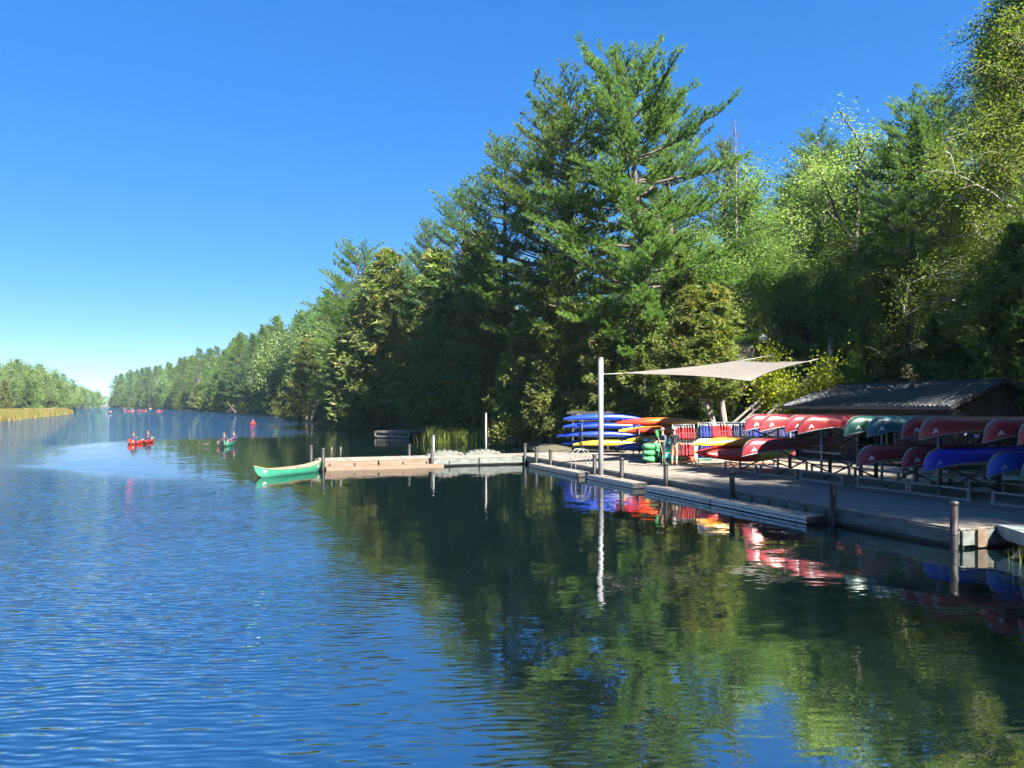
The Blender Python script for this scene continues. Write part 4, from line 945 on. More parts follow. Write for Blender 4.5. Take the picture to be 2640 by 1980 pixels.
def kayak_meshes(hull, L=4.3, wid=.68, h=.42, sit=False):
    key = (hull, L, sit)
    if key in KN: return KN[key]
    ns, m = 34, 16; rings = []
    for i in range(ns + 1):
        x = L / 2 * math.sin(math.pi / 2 * (-1 + 2 * i / ns)); q = abs(x) / (L / 2)
        b = wid / 2 * max(0.0, 1 - q ** (2.0 if not sit else 2.8)) ** .8 + .008; zc = .15 + .09 * q ** 2.6; hh = h / 2 * (1 - .72 * q ** 2.2) + .004
        rg = []
        for k in range(m):
            a = 2 * math.pi * k / m; c, s = math.cos(a), math.sin(a)
            y = b * math.copysign(abs(c) ** .75, c); z = zc + hh * (math.copysign(abs(s) ** (.9 if s < 0 else .8), s) * (1.0 if s < 0 else .85) + .06 * math.sin(3 * a))
            rg.append((x, y, z))
        rings.append(rg)
    b = MB(); b.loft(rings); parts = [('hull', b.mesh('hull', M[hull]))]
    if not sit:
        b = MB(); el = [(.42 * math.cos(t) - .1, .225 * math.sin(t), .285 + .015 * math.cos(t)) for t in np.linspace(0, 2 * math.pi, 25)]
        b.tube(el, .022, 6, cap=False); parts.append(('cockpit_rim', b.mesh('cockpit_rim', M['rubber'])))
        b = MB(); b.add([(x, y, z - .004) for x, y, z in el[:-1]], [tuple(range(24))]); parts.append(('cockpit', b.mesh('cockpit', M['black'])))
        for x in (-1.25, 1.2):
            b = MB(); b.tube([(x, 0, .255), (x, 0, .295)], [.13, .12], 14); parts.append(('hatch', b.mesh('hatch', M['rubber'])))
    else:
        for x in (-.35, .55):
            b = MB(); b.box((x, 0, .31), (.5, .36, .05)); b.box((x + .26, 0, .40), (.06, .38, .22)); parts.append(('seat', b.mesh('seat', M['rubber'])))
    for s in (-1, 1):
        b = MB(); b.tube([(s * (L / 2 - .12), 0, .34), (s * (L / 2 - .04), 0, .37), (s * (L / 2 + .04), 0, .33)], .014, 6); parts.append(('grab_handle', b.mesh('grab_handle', M['rubber'])))
    KN[key] = parts; return parts
def kayak(parts, loc, rz, label, group=None, rot=(0, 0)):
    e = empty('kayak', loc); e.rotation_euler = (rot[0], rot[1], rz); tag(e, label, 'kayak', group)
    for nm, me in parts: link(nm, me, e)
    return e
CR = lambda h, up=False, gun='alu_dull': canoe_meshes(5.1, .90, .41, .26, h, gun, up)
# canoe racks: two posts each, arms at two heights, low base frames and crossed braces
RU = [1.8, 4.6, 6.75, 9.5, 11.85, 14.2]
def rack(u, lb):
    e = empty('canoe_rack', W(0, u, DZ), PHI); tag(e, lb, 'rack', 'steel canoe racks on the dock')
    for v in (4.75, 7.35):
        b = MB(); b.tube([(v, 0, 0), (v, 0, 2.08)], .045 if v < 5 else .075, 10); b.build('post', M['alu_dull' if v < 5 else 'steel_dark'], e)
        for z in (2.05, 1.12, .38):
            b = MB(); b.box((v + .002, 0, z - .03), (.055, 1.96 if z > .5 else 2.1, .055)); b.build('arm', M['alu_dull'], e)
        for s in (-1, 1):
            b = MB(); b.box((v, s * 1.02, .175), (.07, .07, .35)); b.build('foot', M['alu_dull'], e)
        b = MB(); b.box((v, 0, .035), (.09, 2.2, .07)); b.build('base_bar', M['alu_dull'], e)
    for z0, z1 in ((.12, 1.05), (1.95, 1.15), (1.05, .12), (1.15, 1.95)):
        b = MB(); y = .05 if z0 > z1 else -.05; b.bar((4.8, y, z0), (7.3, y, z1), .05); b.build('brace', M['steel_dark'], e)
for u, lb in zip(RU, ['steel canoe rack nearest to us at the right edge', 'steel canoe rack under the blue canoe', 'steel canoe rack under the dark green canoes', 'steel canoe rack with empty middle arms', 'steel canoe rack under the two leftmost top canoes', 'steel rack holding the orange kayaks']): rack(u, lb)
TOPZ, MIDZ = DZ + 2.052, DZ + 1.122
def on_rack(h, u, v0, z, lb, gp, yaw=0.0, pitch=0.0):
    L = 5.1; c = W(v0 + L / 2, u, z + .41)      # upside down: gunwales rest on the arms
    e = canoe(CR(h), c, PHI + yaw, lb, gp, inv=True, pitch=pitch); return e
gt, gm_ = 'upturned canoes on the top row', 'upturned canoes on the middle row'
for h, u, v0, lb in [('c_red2', RU[4] + .47, 3.50, 'upturned red canoe, leftmost of the top row'), ('c_red', RU[4] - .47, 3.45, 'upturned red canoe, second from left on the top row'),
                     ('c_red2', RU[3] + .47, 3.50, 'upturned red canoe, third from left on the top row'), ('c_red', RU[3] - .47, 3.25, 'upturned red canoe, fourth on the top row, left of the green ones'),
                     ('c_green', RU[2] + .47, 3.60, 'upturned dark green canoe, left of the two green ones on the top row'), ('c_teal', RU[2] - .47, 3.60, 'upturned blue-green canoe with a rounded white mark on the top row'),
                     ('c_red', RU[1] + .47, 3.70, 'upturned red canoe just right of the green pair on the top row'), ('c_red', RU[1] - .47, 3.40, 'upturned red canoe above the blue canoe'),
                     ('c_red', RU[0] + .47, 3.70, 'upturned red canoe, second from right on the top row'), ('c_red3', RU[0] - .47, 3.70, 'upturned brighter red canoe, rightmost of the top row')]:
    on_rack(h, u, v0, TOPZ, lb, gt, rr.uniform(-.02, .02))
for h, u, v0, lb in [('c_maroon', RU[4] - .47, 2.65, 'long dark red canoe on the middle row with small white lettering'), ('c_red2', RU[2] - .47, 3.15, 'upturned red canoe on the middle row with a green strap'),
                     ('c_red2', RU[1] + .47, 3.75, 'upturned red canoe on the middle row just left of the blue canoe'), ('c_blue', RU[1] - .47, 3.55, 'upturned bright blue canoe on the middle row'),
                     ('c_blue2', RU[0] + .47, 3.85, 'upturned blue canoe on the middle row at the right edge, behind a green one'), ('c_green', RU[0] - .47, 3.75, 'upturned dark green canoe on the middle row at the right edge')]:
    o = on_rack(h, u, v0, MIDZ, lb, gm_, rr.uniform(-.02, .02))
    if h == 'c_maroon':                    # row of small white characters, too small to read
        b = MB()
        for k in range(16):
            if k == 6: continue
            b.box((.15 + k * .052, -.452 if False else .458, .30), (.036, .006, .05 if k % 3 else .038))
        b.build('lettering', M['white'], o)
for k, (u, z, x) in enumerate([(RU[2] - .47, MIDZ + .2, 4.35)]):
    b = MB(); p = W(x, u - .1, DZ + 1.0); b.tube([(0, 0, 1.02), (0, -.02, .55), (.02, 0, .22)], [.03, .045, .03], 6); o = b.build('strap', M['rope_green']); o.location = p + Vector((0, 0, 0)); tag(o, 'green webbing strap hanging between the top and middle canoes', 'strap')
# kayaks on the left rack
for h, u, v0, z, lb in [('k_sun', RU[5] + .46, 2.9, MIDZ, 'orange to red kayak on the middle arms, left one'), ('k_sun', RU[5] - .30, 2.7, MIDZ, 'orange to red kayak on the middle arms, right one'),
                        ('k_fire2', RU[5] + .42, 2.75, DZ + .39, 'red to yellow kayak on the low arms, left one'), ('k_fire2', RU[5] - .46, 2.65, DZ + .39, 'red to yellow kayak on the low arms, nearer one')]:
    kayak(kayak_meshes(h), W(v0 + 2.15, u, z + .30), PHI - .03, lb, 'kayaks on the left canoe rack', rot=(math.pi if z > 1 else .9, 0))
# kayak stacks at the far end of the deck
def krack(c, rz, zs, lb, n=2):
    e = empty('kayak_rack', c, rz); tag(e, lb, 'rack')
    for x in (-1.2, 1.2):
        for y in (-.75, .75):
            b = MB(); b.tube([(x, y, 0), (x, y, zs[-1] + .1)], .032, 8); b.build('post', M['steel_dark'], e)
        for z in zs:
            b = MB(); b.box((x + .034, 0, z - .025), (.04, 1.9, .05)); b.build('arm', M['steel_dark'], e)
        b = MB(); b.box((x, 0, .03), (.07, 2.0, .06)); b.build('base_bar', M['steel_dark'], e)
cb = Vector((5.2, 45.6, DZ)); cr = Vector((7.95, 41.9, DZ))
krack(cb, .08, (.35, .86, 1.36, 1.86), 'dark steel rack under the blue kayaks'); krack(cr, .05, (.35, .80, 1.24, 1.70), 'dark steel rack under the red and orange kayaks')
nm = ['bottom', 'second', 'third', 'top']
for i, z in enumerate((.35, .86, 1.36, 1.86)):
    for j, y in enumerate((-.45, .45)):
        hull = ('k_yellow' if (i == 0 and j == 0) else ('k_blue' if j == 1 or i == 3 else 'k_blue2'))
        sx = [-.05, -.40, .0, .0][i] + (.55 if j == 0 else 0) * (1 if i < 3 else .5)
        kayak(kayak_meshes(hull), cb + Vector((sx, y, z + .36)), .08 + rr.uniform(-.03, .03), f"{'mustard yellow' if hull == 'k_yellow' else ('bright blue' if hull == 'k_blue' else 'dark blue')} kayak in the blue stack, {nm[i]} level, {'near' if j == 0 else 'far'} side", 'kayaks in the blue stack', rot=(math.pi, rr.uniform(-.015, .015)))
for i, z in enumerate((.35, .80, 1.24, 1.70)):
    for j, y in enumerate((-.45, .45)):
        hull = [['k_blue2', 'k_blue2'], ['k_yellow', 'k_blue2'], ['k_fire', 'k_sun'], ['k_fire', 'k_fire']][i][j]
        kayak(kayak_meshes(hull), cr + Vector(([0, .15, .15, .0][i] + .3 * (j == 0) - .1, y, z + .36)), .05 + rr.uniform(-.03, .03), f"{dict(k_blue2='dark blue', k_yellow='mustard yellow', k_fire='red to orange', k_sun='orange to red')[hull]} kayak in the red stack, {nm[i]} level, {'near' if j == 0 else 'far'} side", 'kayaks in the red stack', rot=(math.pi, rr.uniform(-.015, .015)))
cl = Vector((8.75, 39.2, DZ))
for i in range(3):
    kayak(kayak_meshes('k_lime', 4.3), cl + Vector((.05 * i, .04 * i, .02 + .385 * i)), .04 * (i - 1), f"turquoise and lime kayak lying on the deck, {['bottom', 'middle', 'top'][i]} of its pile", 'pile of turquoise kayaks')
for gx, col, nmx, x0 in (('green', 'k_green', 'pile of green kayaks', 7.05), ('red', 'k_redp', 'pile of red sit-on kayaks', 8.75)):
    for i in range(3):
        kayak(kayak_meshes(col, 3.1, .72, .40, True), Vector((x0 - .05 * i, 38.2 + (.0 if gx == 'green' else .15), DZ + .02 + .30 * i)), math.radians(62 if gx == 'green' else 78) + .05 * i, f"{gx} sit-on-top kayak, {['bottom', 'middle', 'top'][i]} of its pile behind the two people", nmx)
# the moored green canoe and the boats out on the water
pa, pb = on(661, 1232), on(822, 1214); cc = (pa + pb) / 2
cj = canoe_meshes(4.35, .86, .40, .24, 'c_jade', 'wood_trim', True); canoe(cj, (cc.x, cc.y, -.10), math.atan2(pb.y - pa.y, pb.x - pa.x), 'empty jade green canoe floating off the end of the dock arm')
# ------------------------------------------------------------------ people
def body(J, E, mats, sub=1):
    """continuous figure grown from joints J {name: (x, y, z, r)} and bones E [(a, b, material)]"""
    bm = bmesh.new(); ly = bm.verts.layers.skin.verify(); vm = {}
    for i, (k, j) in enumerate(J.items()):
        v = bm.verts.new(j[:3]); v[ly].radius = (j[3], j[4] if len(j) > 4 else j[3]); v[ly].use_root = (k == 'pelvis'); vm[k] = v
    for a, b, _ in E: bm.edges.new((vm[a], vm[b]))
    me = bpy.data.meshes.new('tmp'); bm.to_mesh(me); bm.free()
    o = bpy.data.objects.new('tmp', me); COL.objects.link(o)
    sk = o.modifiers.new('s', 'SKIN'); sk.use_smooth_shade = True; sk.branch_smoothing = .4
    sb = o.modifiers.new('b', 'SUBSURF'); sb.levels = sb.render_levels = sub
    dg = bpy.context.evaluated_depsgraph_get(); out = bpy.data.meshes.new_from_object(o.evaluated_get(dg))
    bpy.data.objects.remove(o); out.name = 'body'
    out.materials.clear()
    for m in mats: out.materials.append(M[m])
    segs = [(np.array(J[a][:3]), np.array(J[b][:3]), mi) for a, b, mi in E]
    for p in out.polygons:
        c = np.array(p.center); best = 9e9
        for a, b, mi in segs:
            d = b - a; t = max(0, min(1, float((c - a) @ d / (d @ d + 1e-9)))); q = float(((c - a - d * t) ** 2).sum())
            if q < best: best, bmi = q, mi
        p.material_index = bmi; p.use_smooth = True
    return out
def hand(J, E, side, wrist, dirv, up):
    """palm and five unequal bent fingers"""
    w, d, u = Vector(wrist), Vector(dirv).normalized(), Vector(up).normalized(); s = d.cross(u)
    p = w + d * .075; J[side + 'palm'] = (*p, .030, .018); E.append((side + 'wrist', side + 'palm', 0))
    for k, (o, L) in enumerate(((-.030, .070), (-.010, .082), (.010, .078), (.030, .060))):
        a = p + d * .035 + s * o; b = a + d * L * .5 - u * .012; c = b + d * L * .3 - u * .035
        for nm_, q, r_ in (('a', a, .009), ('b', b, .0085), ('c', c, .008)): J[f'{side}f{k}{nm_}'] = (*q, r_)
        E += [(side + 'palm', f'{side}f{k}a', 0), (f'{side}f{k}a', f'{side}f{k}b', 0), (f'{side}f{k}b', f'{side}f{k}c', 0)]
    a = w + d * .045 - s * .034; b = a + d * .035 - s * .022 - u * .015
    J[side + 'ta'] = (*a, .011); J[side + 'tb'] = (*b, .009); E += [(side + 'wrist', side + 'ta', 0), (side + 'ta', side + 'tb', 0)]
def standing(arms, pants=2, calf=2, sleeve=1, stance=.11):
    J = dict(pelvis=(0, 0, .95, .145, .105), waist=(0, 0, 1.10, .135, .10), chest=(0, 0, 1.32, .165, .115), neckb=(0, .01, 1.46, .065), neck=(0, 0, 1.52, .052), jaw=(0, -.02, 1.585, .066), head=(0, -.012, 1.66, .084, .095), crown=(0, 0, 1.735, .07), nose=(0, -.115, 1.625, .014))
    E = [('pelvis', 'waist', 1), ('waist', 'chest', 1), ('chest', 'neckb', 1), ('neckb', 'neck', 0), ('neck', 'jaw', 0), ('jaw', 'head', 0), ('head', 'crown', 0), ('head', 'nose', 0)]
    for s, sg in (('l', 1), ('r', -1)):
        J[s + 'hip'] = (sg * .09, 0, .88, .098); J[s + 'knee'] = (sg * stance, -.015, .50, .066); J[s + 'calf'] = (sg * stance, .015, .34, .06); J[s + 'ankle'] = (sg * stance, .03, .09, .042); J[s + 'toe'] = (sg * (stance + .02), -.16, .04, .042)
        E += [('pelvis', s + 'hip', pants), (s + 'hip', s + 'knee', pants), (s + 'knee', s + 'calf', calf), (s + 'calf', s + 'ankle', calf), (s + 'ankle', s + 'toe', 3)]
        sh, el, wr = arms[0 if sg > 0 else 1]
        J[s + 'sh'] = (*sh, .062); J[s + 'el'] = (*el, .044); J[s + 'wrist'] = (*wr, .030)
        E += [('chest', s + 'sh', 1), (s + 'sh', s + 'el', 1), (s + 'el', s + 'wrist', sleeve)]
        hand(J, E, s, wr, Vector(wr) - Vector(el), (0, 0, 1))
    return J, E
def seated(fx=0.0):
    J = dict(pelvis=(0, 0, .10, .15, .12), waist=(0, .0, .27, .135, .10), chest=(0, -.04, .50, .165, .12), neckb=(0, -.03, .64, .065), neck=(0, -.04, .70, .052), jaw=(0, -.065, .765, .066), head=(0, -.05, .84, .084, .095), crown=(0, -.035, .915, .07), nose=(0, -.155, .805, .014))
    E = [('pelvis', 'waist', 1), ('waist', 'chest', 1), ('chest', 'neckb', 1), ('neckb', 'neck', 0), ('neck', 'jaw', 0), ('jaw', 'head', 0), ('head', 'crown', 0), ('head', 'nose', 0)]
    for s, sg, el, wr in (('l', 1, (.30, -.14, .40), (.22, -.36, .44)), ('r', -1, (-.30, -.16, .30), (-.26, -.40, .22))):
        J[s + 'hip'] = (sg * .09, -.03, .08, .095); J[s + 'knee'] = (sg * .15, -.42, .22, .068); J[s + 'ankle'] = (sg * .14, -.66, -.05, .045); J[s + 'toe'] = (sg * .15, -.80, .02, .04)
        E += [('pelvis', s + 'hip', 2), (s + 'hip', s + 'knee', 2), (s + 'knee', s + 'ankle', 2), (s + 'ankle', s + 'toe', 3)]
        J[s + 'sh'] = (sg * .19, -.03, .59, .062); J[s + 'el'] = (*el, .044); J[s + 'wrist'] = (*wr, .030)
        E += [('chest', s + 'sh', 1), (s + 'sh', s + 'el', 1), (s + 'el', s + 'wrist', 1)]
        hand(J, E, s, wr, Vector(wr) - Vector(el), (0, 0, 1))
    return J, E
def headgear(kind, z, y0=0.0):
    b = MB()
    n = 14; rings = []
    for t in np.linspace(0, 1, 6):
        a = t * math.pi / 2; rings.append([(.100 * math.cos(a) * math.cos(2 * math.pi * k / n), y0 + .112 * math.cos(a) * math.sin(2 * math.pi * k / n), z + .115 * math.sin(a)) for k in range(n)])
    b.loft(rings)
    if kind == 'cap':
        vs = []; 
        for k in range(9):
            t = math.pi * (1 + k / 8); vs += [(.095 * math.cos(t), y0 + .10 * math.sin(t), z + .012), (.100 * math.cos(t), y0 - .055 + .145 * math.sin(t), z - .012)]
        b.add(vs, [(2 * k, 2 * k + 1, 2 * k + 3, 2 * k + 2) for k in range(8)])
    elif kind == 'hair':
        b.loft([[(.092 * math.cos(2 * math.pi * k / n), y0 + .03 + .085 * math.sin(2 * math.pi * k / n), z - .10) for k in range(n)], [(.100 * math.cos(2 * math.pi * k / n), y0 + .022 + .10 * math.sin(2 * math.pi * k / n), z + .01) for k in range(n)]])
    return b.mesh('headwear', M['cap'])
def recolor(me, mats):
    m = me.copy()
    for i, k in enumerate(mats): m.materials[i] = M[k]
    return m
def vest_mesh(mat, z0, z1, y0=0.0, r=(.20, .145)):
    b = MB(); n = 16; rg = []
    for q, z in enumerate(np.linspace(z0, z1, 6)):
        k = 1 - .12 * (q / 5) ** 2; rg.append([(r[0] * k * math.cos(2 * math.pi * i / n), y0 + r[1] * k * math.sin(2 * math.pi * i / n), z) for i in range(n)])
    b.loft(rg, cap=False)
    for s in (-1, 1): b.tube([(s * .11, y0 - r[1] * .8, z1 - .02), (s * .115, y0, z1 + .07), (s * .11, y0 + r[1] * .8, z1 - .02)], .035, 6)
    return b.mesh('life_vest', M[mat])
def eyes(e, z, y):
    for s in (-1, 1):
        b = MB(); b.tube([(s * .034, y, z), (s * .034, y - .008, z)], [.012, .008], 8); b.build('eye', M['black'], e)
def person(me, loc, rz, label, gear=None, gmat='cap', hz=1.685, hy=-.005, vest=None, group=None, vz=(1.02, 1.44), vy=0.0, ez=1.655, ey=-.098):
    e = empty('person', loc, rz); tag(e, label, 'person', group); link('body', me, e)
    if gear:
        h = headgear(gear, hz, hy); h.materials[0] = M[gmat]; link('hat' if gear == 'cap' else 'hair', h, e)
    if vest: link('life_vest', vest_mesh(vest, *vz, vy), e)
    eyes(e, ez, ey); return e
J, E = standing((((.19, 0, 1.41), (.25, -.06, 1.15), (.12, -.30, 1.18)), ((-.19, 0, 1.41), (-.26, -.02, 1.14), (-.16, -.28, 1.10))), sleeve=0)
m1 = body(J, E, ('skin', 'greyshirt', 'darkpants', 'shoe'), 2)
man1 = person(m1, (6.87, 35.1, DZ), math.radians(-62), 'person in grey shirt and dark trousers with a cap, holding an upright paddle', 'cap', 'cap')
J, E = standing((((.19, 0, 1.41), (.24, .03, 1.13), (.22, -.10, .90)), ((-.19, 0, 1.41), (-.25, .02, 1.13), (-.22, -.08, .89))), calf=0, sleeve=0, stance=.10)
m2 = body(J, E, ('skin', 'blackshirt', 'khaki', 'shoe'), 2)
person(m2, (7.48, 35.45, DZ), math.radians(160), 'person in black shirt and khaki shorts with a white cap, back to us', 'cap', 'tee_white')
def paddle(a, b, blade, lb, shaft='black', bl=1.0):
    m = MB(); a, b = Vector(a), Vector(b); d = (b - a).normalized(); m.tube([a, b], .016, 8); m.tube([a - d * .02, a + d * .03], .03, 8)
    s = d.cross(Vector((.3, .8, .2))).normalized()
    o = m.build('paddle', M[shaft]); tag(o, lb, 'paddle')
    k = MB(); pts = [b + d * t * bl + s * wd * bl * sg for sg, rng_ in ((1, ((0, .02), (.12, .08), (.35, .10), (.5, .06))), (-1, ((.5, .06), (.35, .10), (.12, .08), (0, .02)))) for t, wd in rng_]
    nrm = d.cross(s) * .008; n = len(pts)
    k.add([p + nrm for p in pts] + [p - nrm for p in pts], [tuple(range(n)), tuple(range(n, 2 * n))[::-1]] + [(i, (i + 1) % n, n + (i + 1) % n, n + i) for i in range(n)]); k.build('blade', M[blade], o)
paddle((6.98, 34.85, DZ + .02), (6.62, 34.8, DZ + 1.35), 'k_green', 'paddle with a green blade held upright by the person in grey', 'wood_trim', .7)
SEAT = body(*seated(), ('skin', 'navy', 'darkpants', 'shoe'), 1)
def boat_person(loc, rz, shirt, label, vest=None, gear='hair', gmat='hair', group=None, small=False):
    me = recolor(SEAT, ('skin', shirt, 'darkpants', 'shoe'))
    if small:
        o = link('person', me, None, loc, rz); return tag(o, label, 'person', group)
    return person(me, loc, rz, label, gear, gmat, .865, -.045, vest, group, (.18, .60), -.025, .835, -.135)
def facing(dx, dy): return math.atan2(dx, -dy)          # rz that turns local -Y to (dx, dy)
WL = -.10
# red canoe with two paddlers
a, b = on(338, 1146), on(392, 1139); c = on(364, 1142.5); dirc = Vector((-.06, 1, 0)).normalized()
canoe(canoe_meshes(5.1, .90, .36, .20, 'c_red3', 'alu', True), (c.x, c.y, WL), math.atan2(dirc.y, dirc.x), 'bright red canoe with two paddlers on the open water')
for t, lb, vs in ((-1.5, 'paddler in dark clothes bending low in the nearer seat of the red canoe', 'vest_navy'), (1.45, 'upright paddler in a dark vest in the far seat of the red canoe', 'vest_navy')):
    boat_person((c.x + dirc.x * t, c.y + dirc.y * t, WL + .20), facing(-dirc.x, -dirc.y) + (.5 if t < 0 else 0), 'navy', lb, vs)
p = c + dirc * -1.2; paddle((p.x - .1, p.y, .75), (p.x + .75, p.y - .3, .25), 'black', 'dark paddle of the nearer paddler in the red canoe')
# green canoe with two paddlers, seen end on
c = on(561, 1151); c.y += 2.2; dirc = Vector((-.235, .97, 0)).normalized()
canoe(canoe_meshes(4.9, .90, .36, .20, 'c_jade', 'alu', True), (c.x, c.y, WL), math.atan2(dirc.y, dirc.x), 'green canoe seen end-on with two paddlers')
for t, off, lb in ((-1.3, -.12, 'paddler in a navy vest in the near seat of the green canoe'), (1.3, .35, 'paddler in a navy shirt in the far seat of the green canoe')):
    boat_person((c.x + dirc.x * t + off, c.y + dirc.y * t, WL + .22), facing(-.25, -.97), 'navy', lb, 'vest_navy')
p = c + dirc * -1.3; paddle((p.x - .25, p.y - .2, .55), (p.x - 1.05, p.y - .5, .28), 'black', 'dark paddle dipping left of the green canoe')
# kayaker in red near the right shore
c = on(652, 1094.5); kayak(kayak_meshes('c_maroon'), (c.x, c.y, -.12), math.radians(97), 'dark red kayak coming towards us near the shaded right shore')
boat_person((c.x, c.y, -.04), .1, 'tee_red', 'kayaker in a red top near the shaded right shore', 'vest_maroon'); paddle((c.x + 1.0, c.y - .4, .30), (c.x - .7, c.y - .4, .38), 'black', 'double paddle of the kayaker in red')
# far boats
def far_boat(px, py, kind, hull, rz, ppl, lb, tees=('navy', 'tee_grey', 'tee_red', 'tee_white')):
    c = on(px, py)
    if kind == 'canoe':
        canoe(canoe_meshes(5.1, .90, .36, .20, hull, 'alu', True), (c.x, c.y, WL), rz, lb)
        for k in range(ppl):
            t = (-1.6 + 3.2 * k / max(1, ppl - 1)); boat_person((c.x + math.cos(rz) * t, c.y + math.sin(rz) * t, WL + .22), random.uniform(-.6, .6), tees[k % 4], f"{['first', 'second', 'third', 'fourth'][k]} paddler from the left, {lb.split(' with ')[0].replace(',', '').replace('nearest of the distant boats', '').replace('of the two broadside ones', 'pair').strip()}", small=True)
    else:
        kayak(kayak_meshes(hull), (c.x, c.y, -.08), rz, lb); boat_person((c.x, c.y, .12), random.uniform(-.3, .3), tees[0], f'paddler of the {lb.split(",")[0]}', small=True)
far_boat(230, 1057.5, 'canoe', 'c_dark', 0.05, 4, 'black far canoe, with four paddlers near the left bank', ('navy',) * 4)
far_boat(284, 1066, 'canoe', 'c_maroon', 1.9, 2, 'dark red far canoe end-on, nearest of the distant boats', ('navy', 'tee_white', 'navy', 'navy'))
far_boat(332, 1060.5, 'canoe', 'c_red3', 0.1, 2, 'red far canoe, left of the two broadside ones', ('tee_grey', 'tee_white', 'navy', 'navy'))
far_boat(366, 1060, 'canoe', 'c_red3', -0.1, 3, 'red far canoe, right of the two broadside ones', ('tee_red', 'tee_red', 'navy', 'navy'))
far_boat(411, 1061, 'kayak', 'k_redb', 1.4, 1, 'red far kayak, end-on right of the red canoes', ('tee_red',))
far_boat(444, 1056, 'kayak', 'k_blue2', 1.5, 1, 'dark far kayak, rightmost of the distant boats', ('tee_white',))
far_boat(388, 1054, 'kayak', 'k_yellow', 1.5, 1, 'tiny far kayak, against the dark shore', ('tee_grey',))

# ------------------------------------------------------------------ life jackets on rolling racks
def jacket_mesh(c, trim):
    b = MB(); n = 10
    prof = [(0, .15, .025), (-.05, .19, .045), (-.16, .17, .055), (-.30, .20, .075), (-.46, .22, .085), (-.56, .18, .06)]
    b.loft([[(w_ * math.cos(2 * math.pi * i / n), t_ * math.sin(2 * math.pi * i / n), z) for i in range(n)] for z, w_, t_ in prof])
    b.tube([(-.19, 0, .02), (0, 0, .10), (.19, 0, .02)], .014, 5, mi=1); b.tube([(0, 0, .10), (0, 0, .17)], .008, 4, mi=1)
    for z in (-.24, -.42): b.box((0, -.078, z), (.34, .02, .04), mi=2)
    return b.mesh('life_jacket', [M[c], M['white'], M[trim]])
JK = {c: jacket_mesh(c, t) for c, t in (('vest_blue', 'vest_navy'), ('vest_red', 'tee_grey'), ('vest_navy', 'tee_grey'), ('vest_maroon', 'black'))}
def jacket_rack(loc, rz, L, tiers, cols, lb, grp, ncol, wheels='rubber'):
    e = empty('jacket_rack', loc, rz); tag(e, lb, 'garment rack')
    H = tiers[0] + .17
    for s in (-1, 1):
        b = MB(); b.tube([(s * L / 2, 0, .12), (s * L / 2, 0, H)], .02, 8); b.build('upright', M['alu_dull'], e)
        b = MB(); b.box((s * L / 2, 0, .11), (.05, .62, .04)); ft = b.build('foot', M['orange_cart'], e)
        for y in (-.28, .28):
            b = MB(); b.tube([(s * L / 2 - .02, y, .05), (s * L / 2 + .02, y, .05)], .05, 10); b.build('wheel', M[wheels], ft)
    for z in tiers:
        b = MB(); b.tube([(-L / 2, 0, z + .16), (L / 2, 0, z + .16)], .017, 8); b.build('rail', M['alu_dull'], e)
    b = MB(); b.box((0, 0, .11), (L, .05, .04)); b.build('base_bar', M['orange_cart'], e)
    R = Matrix.Rotation(rz, 3, 'Z'); nm_ = {'vest_blue': 'blue', 'vest_red': 'red', 'vest_navy': 'navy', 'vest_maroon': 'maroon'}
    for ti, z in enumerate(tiers):
        for k in range(ncol):
            cnm = cols[ti][min(len(cols[ti]) - 1, int(k / ncol * len(cols[ti])))]
            o = link('life_jacket', JK[cnm], None, Vector(loc) + R @ Vector((-L / 2 + L * (k + .5) / ncol + rr.uniform(-.02, .02), 0, z)), rz + math.pi / 2 + rr.uniform(-.45, .45))
            tag(o, f"{nm_[cnm]} life jacket hanging on the {'upper' if ti == 0 else 'lower'} rail of {grp}", 'life jacket', f'{nm_[cnm]} life jackets on {grp}, rail {ti + 1}')
jacket_rack((8.15, 36.6, DZ), .05, 1.05, (1.72, .92), (('vest_red',), ('vest_maroon', 'vest_red')), 'rolling jacket rack behind the person in black', 'the rack by the person in black', 9)
for k, (v, nmk) in enumerate(((5.15, 'the left jacket rack'), (6.95, 'the middle jacket rack'), (8.75, 'the right jacket rack'))):
    p = W(v, 16.6); jacket_rack((p.x, p.y, DZ if v < 8 else .43), PHI - .1, 1.6, (1.86, .98), ((('vest_blue', 'vest_red', 'vest_red') if k == 0 else ('vest_navy', 'vest_blue')), (('vest_blue', 'vest_red', 'vest_red') if k == 0 else ('vest_navy', 'vest_red'))), f"rolling two-tier jacket rack, {['left', 'middle', 'right'][k]} of the row of three", nmk, 13)

# ------------------------------------------------------------------ shade sail and its pole
pp = on(1549, 1238); e = empty('sail_pole', pp); tag(e, 'tall white square pole in the water at the dock edge', 'pole')
b = MB(); b.tube([(0, 0, -1.5), (0, 0, 5.28)], .115, 8); sh_ = b.build('shaft', M['white_pole'], e); b = MB(); b.tube([(0, 0, 5.28), (0, 0, 5.33)], [.125, .09], 8); b.build('cap', M['white_pole'], sh_)
b = MB(); b.tube([(.10, .02, 4.62), (.2, .03, 4.6)], .03, 6); b.build('eye_bolt', M['alu'], sh_)
sa, sb_, sc_, sd_ = Vector((pp.x + 1.0, pp.y + .4, 4.66)), at(1908, 930, 41.5), at(2082, 932, 38.5), at(1935, 982, 36.0)
e = empty('shade_sail', (sa + sc_) / 2); tag(e, 'beige shade sail stretched above the deck behind the white pole', 'shade sail'); og = Vector(e.location)
n = 20; vs = []
